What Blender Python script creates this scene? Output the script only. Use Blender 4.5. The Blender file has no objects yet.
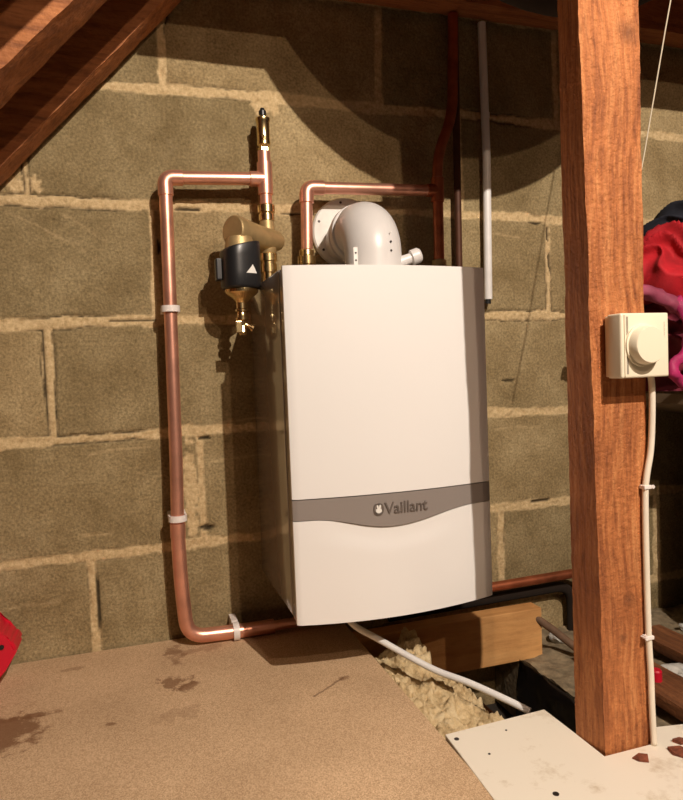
import bpy, bmesh, math, random
from mathutils import Vector, Matrix, noise
random.seed(4)
PI = math.pi
S = bpy.context.scene
COL = S.collection

# ---------------------------------------------------------------- camera, world, lamps, exposure
def cam_setup():
    yaw, pitch, roll, f = 0.3072, -0.0453, -0.0384, 656.06
    fwd = Vector((math.sin(yaw)*math.cos(pitch), math.cos(yaw)*math.cos(pitch), math.sin(pitch)))
    r = fwd.cross(Vector((0, 0, 1))).normalized(); u = r.cross(fwd)
    c, s = math.cos(roll), math.sin(roll)
    r2 = c*r + s*u; u2 = -s*r + c*u
    cd = bpy.data.cameras.new('camera'); co = bpy.data.objects.new('camera', cd); COL.objects.link(co)
    M = Matrix((r2, u2, -fwd)).transposed().to_4x4()
    M.translation = Vector((-0.0582, -1.3469, 0.3388))
    co.matrix_world = M
    cd.sensor_fit = 'VERTICAL'; cd.sensor_height = 32.0; cd.lens = f*32.0/800.0
    cd.clip_start = 0.02
    S.camera = co
cam_setup()
S.view_settings.view_transform = 'Standard'
S.view_settings.look = 'None'
S.view_settings.gamma = 1.0
S.view_settings.use_curve_mapping = False
S.view_settings.exposure = 0.0
w = bpy.data.worlds.new('loft_dark'); S.world = w; w.use_nodes = True
w.node_tree.nodes['Background'].inputs[0].default_value = (1.0, 0.62, 0.36, 1)
w.node_tree.nodes['Background'].inputs[1].default_value = 0.003
LAMP1 = Vector((0.545, -2.0, 1.56)); LAMP2 = Vector((0.440, -2.0, 1.22))
def lamp(name, loc, power, col, rad):
    l = bpy.data.lights.new(name, 'POINT'); l.energy = power; l.color = col; l.shadow_soft_size = rad
    o = bpy.data.objects.new(name, l); COL.objects.link(o); o.location = loc
lamp('loft_bulb_light', LAMP1, 185, (1.0, 0.87, 0.745), 0.012)
lamp('second_bulb_light', LAMP2, 21, (1.0, 0.72, 0.50), 0.012)

# ---------------------------------------------------------------- materials
def newmat(name):
    m = bpy.data.materials.new(name); m.use_nodes = True
    nt = m.node_tree; b = nt.nodes['Principled BSDF']
    return m, nt, b
def N(nt, t, **kw):
    n = nt.nodes.new(t)
    for k, v in kw.items(): setattr(n, k, v)
    return n
def plain(name, col, rough=0.5, metal=0.0, noise_amt=0.08, scale=30, bump=0.0, bscale=200, coat=0.0):
    m, nt, b = newmat(name)
    tc = N(nt, 'ShaderNodeTexCoord'); nz = N(nt, 'ShaderNodeTexNoise')
    nz.inputs['Scale'].default_value = scale; nz.inputs['Detail'].default_value = 5
    nt.links.new(tc.outputs['Object'], nz.inputs['Vector'])
    rp = N(nt, 'ShaderNodeValToRGB')
    rp.color_ramp.elements[0].position = 0.3; rp.color_ramp.elements[1].position = 0.7
    rp.color_ramp.elements[0].color = tuple(c*(1-noise_amt) for c in col)+(1,)
    rp.color_ramp.elements[1].color = tuple(min(1, c*(1+noise_amt)) for c in col)+(1,)
    nt.links.new(nz.outputs['Fac'], rp.inputs['Fac']); nt.links.new(rp.outputs['Color'], b.inputs['Base Color'])
    b.inputs['Roughness'].default_value = rough; b.inputs['Metallic'].default_value = metal
    b.inputs['Coat Weight'].default_value = coat
    if bump:
        n2 = N(nt, 'ShaderNodeTexNoise'); n2.inputs['Scale'].default_value = bscale; n2.inputs['Detail'].default_value = 4
        nt.links.new(tc.outputs['Object'], n2.inputs['Vector'])
        bp = N(nt, 'ShaderNodeBump'); bp.inputs['Strength'].default_value = 0.6; bp.inputs['Distance'].default_value = bump
        nt.links.new(n2.outputs['Fac'], bp.inputs['Height']); nt.links.new(bp.outputs['Normal'], b.inputs['Normal'])
    return m
def wood(name, c1, c2, c3, axis=2, rough=0.75, gscale=1.0, bump=0.0015, knots=(), fleck=0.5):
    """sawn timber: grain stretched along the local axis, saw-mark bump, knots as (x,y,z,r)"""
    m, nt, b = newmat(name); L = nt.links
    tc = N(nt, 'ShaderNodeTexCoord'); mp = N(nt, 'ShaderNodeMapping')
    sc = [60*gscale]*3; sc[axis] = 3.0*gscale; mp.inputs['Scale'].default_value = sc
    # warp so the grain wanders
    wz = N(nt, 'ShaderNodeTexNoise'); wz.inputs['Scale'].default_value = 5; wz.inputs['Detail'].default_value = 2
    L.new(tc.outputs['Object'], wz.inputs['Vector'])
    wv = N(nt, 'ShaderNodeVectorMath', operation='SCALE'); wv.inputs['Scale'].default_value = 0.03
    L.new(wz.outputs['Color'], wv.inputs[0])
    wa = N(nt, 'ShaderNodeVectorMath', operation='ADD'); L.new(tc.outputs['Object'], wa.inputs[0]); L.new(wv.outputs[0], wa.inputs[1])
    L.new(wa.outputs[0], mp.inputs['Vector'])
    n1 = N(nt, 'ShaderNodeTexNoise'); n1.inputs['Scale'].default_value = 1.0; n1.inputs['Detail'].default_value = 8; n1.inputs['Roughness'].default_value = 0.65
    L.new(mp.outputs[0], n1.inputs['Vector'])
    rp = N(nt, 'ShaderNodeValToRGB'); e = rp.color_ramp.elements
    e[0].position = 0.30; e[0].color = c1+(1,); e[1].position = 0.72; e[1].color = c3+(1,)
    x = e.new(0.5); x.color = c2+(1,)
    L.new(n1.outputs['Fac'], rp.inputs['Fac'])
    # broad patches
    n2 = N(nt, 'ShaderNodeTexNoise'); n2.inputs['Scale'].default_value = 7; n2.inputs['Detail'].default_value = 3
    L.new(tc.outputs['Object'], n2.inputs['Vector'])
    r2 = N(nt, 'ShaderNodeValToRGB'); r2.color_ramp.elements[0].position = 0.3; r2.color_ramp.elements[1].position = 0.75
    r2.color_ramp.elements[0].color = (0.72, 0.66, 0.60, 1); r2.color_ramp.elements[1].color = (1.12, 1.12, 1.1, 1)
    L.new(n2.outputs['Fac'], r2.inputs['Fac'])
    mx = N(nt, 'ShaderNodeMix', data_type='RGBA', blend_type='MULTIPLY'); mx.inputs[0].default_value = 1.0
    L.new(rp.outputs['Color'], mx.inputs[6]); L.new(r2.outputs['Color'], mx.inputs[7])
    col = mx.outputs[2]
    # short dark saw flecks along the grain
    mf_ = N(nt, 'ShaderNodeMapping'); sf = [210]*3; sf[axis] = 38; mf_.inputs['Scale'].default_value = sf; L.new(wa.outputs[0], mf_.inputs['Vector'])
    nf = N(nt, 'ShaderNodeTexNoise'); nf.inputs['Scale'].default_value = 1.0; nf.inputs['Detail'].default_value = 4; L.new(mf_.outputs[0], nf.inputs['Vector'])
    rf = N(nt, 'ShaderNodeValToRGB'); rf.color_ramp.elements[0].position = 0.34; rf.color_ramp.elements[1].position = 0.50
    rf.color_ramp.elements[0].color = (0.50, 0.42, 0.36, 1); rf.color_ramp.elements[1].color = (1.04, 1.04, 1.04, 1)
    L.new(nf.outputs['Fac'], rf.inputs['Fac'])
    mfk = N(nt, 'ShaderNodeMix', data_type='RGBA', blend_type='MULTIPLY'); mfk.inputs[0].default_value = fleck
    L.new(col, mfk.inputs[6]); L.new(rf.outputs['Color'], mfk.inputs[7]); col = mfk.outputs[2]
    for (kx, ky, kz, kr) in knots:
        kx += 0.015; ky += 0.015; kz += 0.015
        d = N(nt, 'ShaderNodeVectorMath', operation='DISTANCE'); L.new(wa.outputs[0], d.inputs[0]); d.inputs[1].default_value = (kx, ky, kz)
        kp = N(nt, 'ShaderNodeValToRGB'); kp.color_ramp.elements[0].position = 0.0; kp.color_ramp.elements[1].position = 1.0
        dv = N(nt, 'ShaderNodeMath', operation='DIVIDE'); dv.inputs[1].default_value = kr; L.new(d.outputs['Value'], dv.inputs[0])
        kp.color_ramp.elements[0].color = (0.75, 0.75, 0.75, 1); kp.color_ramp.elements[1].color = (0, 0, 0, 1)
        L.new(dv.outputs[0], kp.inputs['Fac'])
        k = N(nt, 'ShaderNodeMix', data_type='RGBA'); L.new(kp.outputs['Color'], k.inputs[0]); L.new(col, k.inputs[6]); k.inputs[7].default_value = tuple(c*0.45 for c in c1)+(1,)
        col = k.outputs[2]
    L.new(col, b.inputs['Base Color'])
    b.inputs['Roughness'].default_value = rough
    n3 = N(nt, 'ShaderNodeTexNoise'); n3.inputs['Scale'].default_value = 160; n3.inputs['Detail'].default_value = 4
    L.new(tc.outputs['Object'], n3.inputs['Vector'])
    ad = N(nt, 'ShaderNodeMath', operation='ADD'); L.new(n1.outputs['Fac'], ad.inputs[0]); L.new(n3.outputs['Fac'], ad.inputs[1])
    bp = N(nt, 'ShaderNodeBump'); bp.inputs['Strength'].default_value = 0.7; bp.inputs['Distance'].default_value = bump
    L.new(ad.outputs[0], bp.inputs['Height']); L.new(bp.outputs['Normal'], b.inputs['Normal'])
    return m

M = {}
M['copper'] = plain('copper', (0.84, 0.42, 0.30), 0.36, 0.8, 0.18, 22, 0.0003, 60)
M['copper_old'] = plain('tarnished_copper', (0.42, 0.13, 0.06), 0.45, 0.85, 0.3, 30)
M['brass'] = plain('brass', (0.80, 0.60, 0.30), 0.25, 1.0, 0.12, 60)
M['brass_dull'] = plain('sand_cast_brass', (0.50, 0.36, 0.17), 0.48, 0.6, 0.15, 40, 0.0004, 500)
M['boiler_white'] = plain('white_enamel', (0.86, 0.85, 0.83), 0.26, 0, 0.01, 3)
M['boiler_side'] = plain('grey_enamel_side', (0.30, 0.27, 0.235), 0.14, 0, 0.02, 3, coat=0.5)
M['boiler_band'] = plain('silver_grey_trim', (0.34, 0.30, 0.275), 0.38, 0.25, 0.03, 6)
M['letter'] = plain('dark_chrome_lettering', (0.20, 0.17, 0.15), 0.35, 0.4, 0.03, 6)
M['chrome'] = plain('bright_chrome', (0.85, 0.84, 0.82), 0.15, 1.0, 0.02, 6)
M['black_plastic'] = plain('black_plastic', (0.014, 0.014, 0.015), 0.35, 0, 0.1, 40)
M['flue_white'] = plain('flue_white', (0.72, 0.70, 0.68), 0.35, 0, 0.03, 12)
M['flue_plate'] = plain('flue_plate_white', (0.80, 0.79, 0.74), 0.45, 0, 0.10, 25)
M['screw'] = plain('dark_screw', (0.06, 0.05, 0.05), 0.35, 0.8, 0.05, 10)
M['clip'] = plain('frosted_white_plastic', (0.82, 0.76, 0.72), 0.4, 0, 0.05, 40)
M['pvc'] = plain('white_pvc_pipe', (0.80, 0.79, 0.77), 0.35, 0, 0.06, 25)
M['pvc_grey'] = plain('scuffed_grey_pvc', (0.55, 0.53, 0.51), 0.5, 0, 0.22, 30)
M['cream'] = plain('cream_plastic', (0.86, 0.78, 0.60), 0.35, 0, 0.01, 10)
M['cable'] = plain('cream_cable', (0.84, 0.76, 0.62), 0.45, 0, 0.05, 30)
M['red'] = plain('red_fabric', (0.42, 0.006, 0.014), 0.8, 0, 0.3, 20, 0.001, 250)
M['magenta'] = plain('magenta_fabric', (0.42, 0.02, 0.12), 0.6, 0, 0.35, 18, 0.001, 250)
M['maroon'] = plain('maroon_fabric', (0.16, 0.012, 0.03), 0.75, 0, 0.35, 18, 0.001, 250)
M['navy'] = plain('navy_fabric', (0.010, 0.012, 0.022), 0.85, 0, 0.3, 20, 0.001, 250)
M['redplastic'] = plain('red_plastic', (0.62, 0.008, 0.03), 0.35, 0, 0.1, 20)
M['rag'] = plain('pale_rag', (0.55, 0.54, 0.50), 0.8, 0, 0.3, 60, 0.002, 120)
M['board'] = None
M['dark'] = plain('dark_ground', (0.035, 0.026, 0.018), 0.95, 0, 0.4, 20, 0.004, 60)  # near-black brown for the ground below the floor
M['felt'] = plain('roofing_felt', (0.035, 0.016, 0.009), 0.9, 0, 0.3, 30, 0.002, 60)
M['ledge'] = plain('dusty_mortar', (0.23, 0.18, 0.11), 0.95, 0, 0.4, 45, 0.006, 90)
M['caster'] = plain('caster_plastic', (0.018, 0.010, 0.006), 1.0, 0, 0.1, 10)
M['rust'] = plain('rust_brown_chip', (0.20, 0.055, 0.025), 0.9, 0, 0.5, 120, 0.002, 300)
M['string'] = plain('pale_string', (0.55, 0.48, 0.36), 0.8, 0, 0.05, 50)
M['post'] = wood('rough_sawn_post', (0.26, 0.078, 0.021), (0.50, 0.175, 0.052), (0.70, 0.31, 0.115), 2, bump=0.005, gscale=2.2,
                 knots=[(0.576, -0.634, 0.762, 0.024), (0.56, -0.634, 0.02, 0.012), (0.548, -0.634, -0.03, 0.009)])
M['rafter'] = wood('rafter_timber', (0.22, 0.075, 0.023), (0.40, 0.145, 0.047), (0.55, 0.22, 0.078), 0, bump=0.003)
M['joist'] = wood('old_joist', (0.10, 0.038, 0.014), (0.20, 0.075, 0.026), (0.30, 0.12, 0.045), 1, bump=0.003)
M['pine'] = wood('fresh_pine', (0.52, 0.25, 0.085), (0.66, 0.35, 0.13), (0.74, 0.42, 0.17), 0, rough=0.6, gscale=0.8, bump=0.0006, knots=[(-0.08, -0.043, 0.035, 0.014)], fleck=0.15)

def chip_mat():
    m, nt, b = newmat('chipboard'); L = nt.links
    tc = N(nt, 'ShaderNodeTexCoord')
    v = N(nt, 'ShaderNodeTexVoronoi'); v.inputs['Scale'].default_value = 700; L.new(tc.outputs['Object'], v.inputs['Vector'])
    bw = N(nt, 'ShaderNodeRGBToBW'); L.new(v.outputs['Color'], bw.inputs[0])
    rp = N(nt, 'ShaderNodeValToRGB'); e = rp.color_ramp.elements
    e[0].position = 0.1; e[0].color = (0.44, 0.28, 0.16, 1); e[1].position = 0.9; e[1].color = (0.74, 0.54, 0.345, 1)
    x = e.new(0.45); x.color = (0.58, 0.395, 0.235, 1)
    L.new(bw.outputs[0], rp.inputs['Fac'])
    n2 = N(nt, 'ShaderNodeTexNoise'); n2.inputs['Scale'].default_value = 6; n2.inputs['Detail'].default_value = 6
    L.new(tc.outputs['Object'], n2.inputs['Vector'])
    r2 = N(nt, 'ShaderNodeValToRGB'); r2.color_ramp.elements[0].position = 0.3; r2.color_ramp.elements[1].position = 0.7
    r2.color_ramp.elements[0].color = (0.86, 0.84, 0.80, 1); r2.color_ramp.elements[1].color = (1.08, 1.08, 1.06, 1)
    L.new(n2.outputs['Fac'], r2.inputs['Fac'])
    mx = N(nt, 'ShaderNodeMix', data_type='RGBA', blend_type='MULTIPLY'); mx.inputs[0].default_value = 1.0
    L.new(rp.outputs['Color'], mx.inputs[6]); L.new(r2.outputs['Color'], mx.inputs[7]); col = mx.outputs[2]
    # damp stains: ragged blobs (x, y, rx, ry, strength)
    wn = N(nt, 'ShaderNodeTexNoise'); wn.inputs['Scale'].default_value = 34; wn.inputs['Detail'].default_value = 7; wn.inputs['Roughness'].default_value = 0.7
    L.new(tc.outputs['Object'], wn.inputs['Vector'])
    sp = N(nt, 'ShaderNodeSeparateXYZ'); L.new(tc.outputs['Object'], sp.inputs[0])
    def mth(op, a, bb, clamp=False):
        n = N(nt, 'ShaderNodeMath', operation=op); n.use_clamp = clamp
        for i, q in enumerate((a, bb)):
            if q is None: continue
            if isinstance(q, (int, float)): n.inputs[i].default_value = q
            else: L.new(q, n.inputs[i])
        return n.outputs[0]
    for (sx, sy, rx, ry, st, rag) in [(-0.262, -0.262, 0.040, 0.062, 0.85, 1.3), (-0.235, -0.225, 0.045, 0.010, 0.8, 1.0), (-0.016, -0.200, 0.022, 0.020, 0.75, 2.0), (0.008, -0.222, 0.016, 0.016, 0.7, 2.0),
                             (-0.008, -0.080, 0.016, 0.035, 0.55, 2.0), (0.03, -0.075, 0.05, 0.012, 0.35, 2.0), (0.262, -0.292, 0.012, 0.008, 0.6, 1.2), (-0.115, -0.30, 0.008, 0.005, 0.7, 1.0), (-0.19, -0.07, 0.02, 0.006, 0.4, 1.5),
                             (-0.01, -0.31, 0.03, 0.02, 0.25, 2.0)]:
        dx = mth('DIVIDE', mth('SUBTRACT', sp.outputs[0], sx), rx); dy = mth('DIVIDE', mth('SUBTRACT', sp.outputs[1], sy), ry)
        d = mth('SQRT', mth('ADD', mth('MULTIPLY', dx, dx), mth('MULTIPLY', dy, dy)), None)
        d = mth('ADD', d, mth('MULTIPLY', mth('SUBTRACT', wn.outputs['Fac'], 0.5), 3.2*rag))
        msk = mth('MULTIPLY', mth('MULTIPLY', mth('SUBTRACT', 1.1, d), 2.2, True), st, True)
        k = N(nt, 'ShaderNodeMix', data_type='RGBA'); L.new(msk, k.inputs[0]); L.new(col, k.inputs[6]); k.inputs[7].default_value = (0.19, 0.085, 0.033, 1)
        col = k.outputs[2]
    # scratch: a thin pencil-like line between two points
    ax, ay, bx_, by_ = 0.195, -0.335, 0.262, -0.290
    ln = math.hypot(bx_-ax, by_-ay); ux, uy = (bx_-ax)/ln, (by_-ay)/ln
    px = mth('SUBTRACT', sp.outputs[0], ax); py = mth('SUBTRACT', sp.outputs[1], ay)
    t = mth('ADD', mth('MULTIPLY', px, ux), mth('MULTIPLY', py, uy))
    n_ = mth('ABSOLUTE', mth('ADD', mth('SUBTRACT', mth('MULTIPLY', px, uy), mth('MULTIPLY', py, ux)), mth('MULTIPLY', mth('SUBTRACT', wn.outputs['Fac'], 0.5), 0.012)), None)
    msk = mth('MULTIPLY', mth('LESS_THAN', n_, 0.0022), mth('MULTIPLY', mth('GREATER_THAN', t, 0.0), mth('LESS_THAN', t, ln)))
    k = N(nt, 'ShaderNodeMix', data_type='RGBA'); L.new(mth('MULTIPLY', msk, 0.6), k.inputs[0]); L.new(col, k.inputs[6]); k.inputs[7].default_value = (0.13, 0.055, 0.02, 1)
    col = k.outputs[2]
    L.new(col, b.inputs['Base Color']); b.inputs['Roughness'].default_value = 0.8
    bp = N(nt, 'ShaderNodeBump'); bp.inputs['Strength'].default_value = 0.4; bp.inputs['Distance'].default_value = 0.001
    L.new(bw.outputs[0], bp.inputs['Height']); L.new(bp.outputs['Normal'], b.inputs['Normal'])
    return m
M['chip'] = chip_mat()

def board_mat():
    m, nt, b = newmat('white_melamine_board'); L = nt.links
    tc = N(nt, 'ShaderNodeTexCoord')
    n = N(nt, 'ShaderNodeTexNoise'); n.inputs['Scale'].default_value = 13; n.inputs['Detail'].default_value = 10; n.inputs['Roughness'].default_value = 0.7
    L.new(tc.outputs['Object'], n.inputs['Vector'])
    rp = N(nt, 'ShaderNodeValToRGB'); e = rp.color_ramp.elements
    e[0].position = 0.30; e[0].color = (0.55, 0.45, 0.31, 1); e[1].position = 0.46; e[1].color = (0.84, 0.78, 0.66, 1)
    L.new(n.outputs['Fac'], rp.inputs['Fac'])
    # brown dust spilt beside the post foot
    d = N(nt, 'ShaderNodeVectorMath', operation='DISTANCE'); L.new(tc.outputs['Object'], d.inputs[0]); d.inputs[1].default_value = (0.50, -0.60, -0.18)
    n2 = N(nt, 'ShaderNodeTexNoise'); n2.inputs['Scale'].default_value = 90; n2.inputs['Detail'].default_value = 8; L.new(tc.outputs['Object'], n2.inputs['Vector'])
    s1 = N(nt, 'ShaderNodeMath', operation='MULTIPLY_ADD'); L.new(d.outputs['Value'], s1.inputs[0]); s1.inputs[1].default_value = -9.0; s1.inputs[2].default_value = 0.42
    s2 = N(nt, 'ShaderNodeMath', operation='ADD'); L.new(s1.outputs[0], s2.inputs[0]); L.new(n2.outputs['Fac'], s2.inputs[1])
    s3 = N(nt, 'ShaderNodeMath', operation='SUBTRACT'); L.new(s2.outputs[0], s3.inputs[0]); s3.inputs[1].default_value = 0.5
    s4 = N(nt, 'ShaderNodeMath', operation='MULTIPLY'); s4.use_clamp = True; L.new(s3.outputs[0], s4.inputs[0]); s4.inputs[1].default_value = 2.2
    k = N(nt, 'ShaderNodeMix', data_type='RGBA'); L.new(s4.outputs[0], k.inputs[0]); L.new(rp.outputs['Color'], k.inputs[6]); k.inputs[7].default_value = (0.36, 0.19, 0.09, 1)
    L.new(k.outputs[2], b.inputs['Base Color']); b.inputs['Roughness'].default_value = 0.55
    return m
M['board'] = board_mat()

def wall_mat():
    m, nt, b = newmat('rough_concrete_blockwork'); L = nt.links
    tc = N(nt, 'ShaderNodeTexCoord'); at = N(nt, 'ShaderNodeAttribute'); at.attribute_name = 'mask'
    sp = N(nt, 'ShaderNodeSeparateColor'); L.new(at.outputs['Color'], sp.inputs[0])
    def nz(scale, det=6, rough=0.6):
        n = N(nt, 'ShaderNodeTexNoise'); n.inputs['Scale'].default_value = scale; n.inputs['Detail'].default_value = det; n.inputs['Roughness'].default_value = rough
        L.new(tc.outputs['Object'], n.inputs['Vector']); return n.outputs['Fac']
    def ramp(f, *st):
        r = N(nt, 'ShaderNodeValToRGB'); e = r.color_ramp.elements
        e[0].position, e[0].color = st[0][0], st[0][1]+(1,); e[1].position, e[1].color = st[-1][0], st[-1][1]+(1,)
        for p_, c_ in st[1:-1]:
            x = e.new(p_); x.color = c_+(1,)
        L.new(f, r.inputs['Fac']); return r.outputs['Color']
    base = ramp(nz(8, 10, 0.68), (0.30, (0.215, 0.155, 0.077)), (0.5, (0.315, 0.240, 0.132)), (0.70, (0.43, 0.34, 0.20)))
    fine = ramp(nz(200, 5), (0.3, (0.62, 0.62, 0.60)), (0.7, (1.32, 1.32, 1.28)))
    mx = N(nt, 'ShaderNodeMix', data_type='RGBA', blend_type='MULTIPLY'); mx.inputs[0].default_value = 1.0
    L.new(base, mx.inputs[6]); L.new(fine, mx.inputs[7])
    # per block tint
    tin = ramp(sp.outputs[1], (0.0, (0.84, 0.84, 0.80)), (1.0, (1.16, 1.14, 1.10)))
    m2 = N(nt, 'ShaderNodeMix', data_type='RGBA', blend_type='MULTIPLY'); m2.inputs[0].default_value = 1.0
    L.new(mx.outputs[2], m2.inputs[6]); L.new(tin, m2.inputs[7])
    # pale efflorescence smears
    sm = ramp(nz(11, 9, 0.72), (0.60, (0, 0, 0)), (0.74, (1, 1, 1)))
    smf = N(nt, 'ShaderNodeMath', operation='MULTIPLY'); L.new(sm, smf.inputs[0]); smf.inputs[1].default_value = 0.45
    m3 = N(nt, 'ShaderNodeMix', data_type='RGBA'); L.new(smf.outputs[0], m3.inputs[0]); L.new(m2.outputs[2], m3.inputs[6]); m3.inputs[7].default_value = (0.42, 0.34, 0.20, 1)
    # trowel scratches: thin curved pale lines
    wv = N(nt, 'ShaderNodeTexNoise'); wv.inputs['Scale'].default_value = 2.2; wv.inputs['Detail'].default_value = 1; L.new(tc.outputs['Object'], wv.inputs['Vector'])
    mort = ramp(nz(120, 6, 0.75), (0.25, (0.34, 0.23, 0.105)), (0.48, (0.58, 0.43, 0.23)), (0.72, (0.78, 0.61, 0.36)))
    m4 = N(nt, 'ShaderNodeMix', data_type='RGBA'); L.new(sp.outputs[0], m4.inputs[0]); L.new(m3.outputs[2], m4.inputs[6]); L.new(mort, m4.inputs[7])
    m5 = N(nt, 'ShaderNodeMix', data_type='RGBA'); L.new(sp.outputs[2], m5.inputs[0]); L.new(m4.outputs[2], m5.inputs[6]); m5.inputs[7].default_value = (0.025, 0.018, 0.010, 1)
    L.new(m5.outputs[2], b.inputs['Base Color']); b.inputs['Roughness'].default_value = 0.95; b.inputs['Specular IOR Level'].default_value = 0.2
    bp = N(nt, 'ShaderNodeBump'); bp.inputs['Strength'].default_value = 0.7; bp.inputs['Distance'].default_value = 0.0030
    L.new(nz(190, 6, 0.7), bp.inputs['Height']); L.new(bp.outputs['Normal'], b.inputs['Normal'])
    return m
M['wall'] = wall_mat()

# ---------------------------------------------------------------- helpers
def obj(name, bm, mat, parent=None, smooth=False, loc=None, world=True):
    me = bpy.data.meshes.new(name)
    bmesh.ops.recalc_face_normals(bm, faces=bm.faces)
    bm.to_mesh(me); bm.free()
    if smooth:
        for p_ in me.polygons: p_.use_smooth = True
    o = bpy.data.objects.new(name, me); COL.objects.link(o)
    if mat is not None: me.materials.append(mat)
    if parent is not None:
        o.parent = parent
        chain = Vector((0, 0, 0)); q = parent
        while q is not None: chain += q.location; q = q.parent
        if world: me.transform(Matrix.Translation(-chain))
    return o
def rebase(o, loc):
    """put a mesh object's origin at loc without moving it"""
    loc = Vector(loc); o.data.transform(Matrix.Translation(-loc)); o.location = loc
def thing(name, label, cat, loc, group=None):
    o = bpy.data.objects.new(name, None); COL.objects.link(o); o.location = loc; o.empty_display_size = 0.05
    return tag(o, label, cat, group)
def tag(o, label, cat, group=None, kind=None):
    o['label'] = label; o['category'] = cat
    if group: o['group'] = group
    if kind: o['kind'] = kind
    return o
def struct(name, bm, mat, smooth=False):
    o = obj(name, bm, mat, None, smooth); o['kind'] = 'structure'; return o
def smooth_by_angle(o, ang=35):
    me = o.data
    for p_ in me.polygons: p_.use_smooth = True
    me.set_sharp_from_angle(angle=math.radians(ang))
def box(bm, x0, x1, y0, y1, z0, z1, bev=0.0, seg=2):
    vs = [bm.verts.new((x, y, z)) for x in (x0, x1) for y in (y0, y1) for z in (z0, z1)]
    F = [(0, 1, 3, 2), (4, 6, 7, 5), (0, 4, 5, 1), (2, 3, 7, 6), (0, 2, 6, 4), (1, 5, 7, 3)]
    fs = [bm.faces.new([vs[i] for i in f]) for f in F]
    if bev:
        es = list({e for f in fs for e in f.edges})
        bmesh.ops.bevel(bm, geom=es, offset=bev, segments=seg, profile=0.6, affect='EDGES')
    return bm
def B(*a, **k):
    bm = bmesh.new(); return box(bm, *a, **k)
def frame_for(d):
    d = d.normalized(); a = Vector((0, 0, 1)) if abs(d.z) < 0.9 else Vector((0, 1, 0))
    u = d.cross(a).normalized(); v = d.cross(u).normalized(); return u, v
def fillet(pts, rad, n=8):
    P = [Vector(p_) for p_ in pts]; out = [P[0]]
    for i in range(1, len(P)-1):
        a, b_, c = P[i-1], P[i], P[i+1]
        r = rad[i-1] if isinstance(rad, (list, tuple)) else rad
        d1 = (a-b_).normalized(); d2 = (c-b_).normalized()
        r = min(r, (a-b_).length*0.49, (c-b_).length*0.49)
        if r <= 1e-5: out.append(b_); continue
        p1 = b_+d1*r; p2 = b_+d2*r
        for k in range(n+1):
            t = k/n; out.append(p1*(1-t)**2 + b_*2*t*(1-t) + p2*t*t)
    out.append(P[-1]); return out
def tube(bm, pts, r, seg=20, cap=True):
    """sweep a circle (radius r, or one radius per point) along pts"""
    P = [Vector(p_) for p_ in pts]; R_ = r if isinstance(r, (list, tuple)) else [r]*len(P)
    d0 = (P[1]-P[0]).normalized(); u, v = frame_for(d0); rings = []
    for i, p_ in enumerate(P):
        if i == 0: d = P[1]-P[0]
        elif i == len(P)-1: d = P[-1]-P[-2]
        else: d = (P[i+1]-p_).normalized()+(p_-P[i-1]).normalized()
        d = d.normalized(); u = (u-d*u.dot(d)).normalized(); v = d.cross(u)
        rings.append([bm.verts.new(p_+(u*math.cos(2*PI*k/seg)+v*math.sin(2*PI*k/seg))*R_[i]) for k in range(seg)])
    for a, b_ in zip(rings, rings[1:]):
        for k in range(seg): bm.faces.new((a[k], a[(k+1) % seg], b_[(k+1) % seg], b_[k]))
    if cap: bm.faces.new(rings[0][::-1]); bm.faces.new(rings[-1])
    return bm
def T(pts, r, seg=20, cap=True): return tube(bmesh.new(), pts, r, seg, cap)
def lathe(bm, base, axis, prof, seg=28):
    """prof = [(distance along axis, radius)...]"""
    base = Vector(base); axis = Vector(axis).normalized()
    u, v = frame_for(axis); rings = []
    for (h, r) in prof:
        if r < 1e-6: rings.append([bm.verts.new(base+axis*h)])
        else: rings.append([bm.verts.new(base+axis*h+(u*math.cos(2*PI*k/seg)+v*math.sin(2*PI*k/seg))*r) for k in range(seg)])
    for a, b_ in zip(rings, rings[1:]):
        for k in range(seg):
            q = [a[k % len(a)], a[(k+1) % len(a)], b_[(k+1) % len(b_)], b_[k % len(b_)]]
            q2 = []
            for x in q:
                if x not in q2: q2.append(x)
            if len(q2) > 2: bm.faces.new(q2)
    if len(rings[0]) > 1: bm.faces.new(rings[0][::-1])
    if len(rings[-1]) > 1: bm.faces.new(rings[-1])
    return bm
def LA(base, axis, prof, seg=28): return lathe(bmesh.new(), base, axis, prof, seg)
def poly_prism(bm, pts, axis, a0, a1):
    """extrude a 2D polygon along an axis: 'x' pts=(y,z), 'y' pts=(x,z), 'z' pts=(x,y)"""
    def mk(p_, a): return {'x': (a, p_[0], p_[1]), 'y': (p_[0], a, p_[1]), 'z': (p_[0], p_[1], a)}[axis]
    A = [bm.verts.new(mk(p_, a0)) for p_ in pts]; C = [bm.verts.new(mk(p_, a1)) for p_ in pts]
    bm.faces.new(A[::-1]); bm.faces.new(C)
    for i in range(len(pts)): bm.faces.new((A[i], A[(i+1) % len(pts)], C[(i+1) % len(pts)], C[i]))
    return bm
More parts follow.
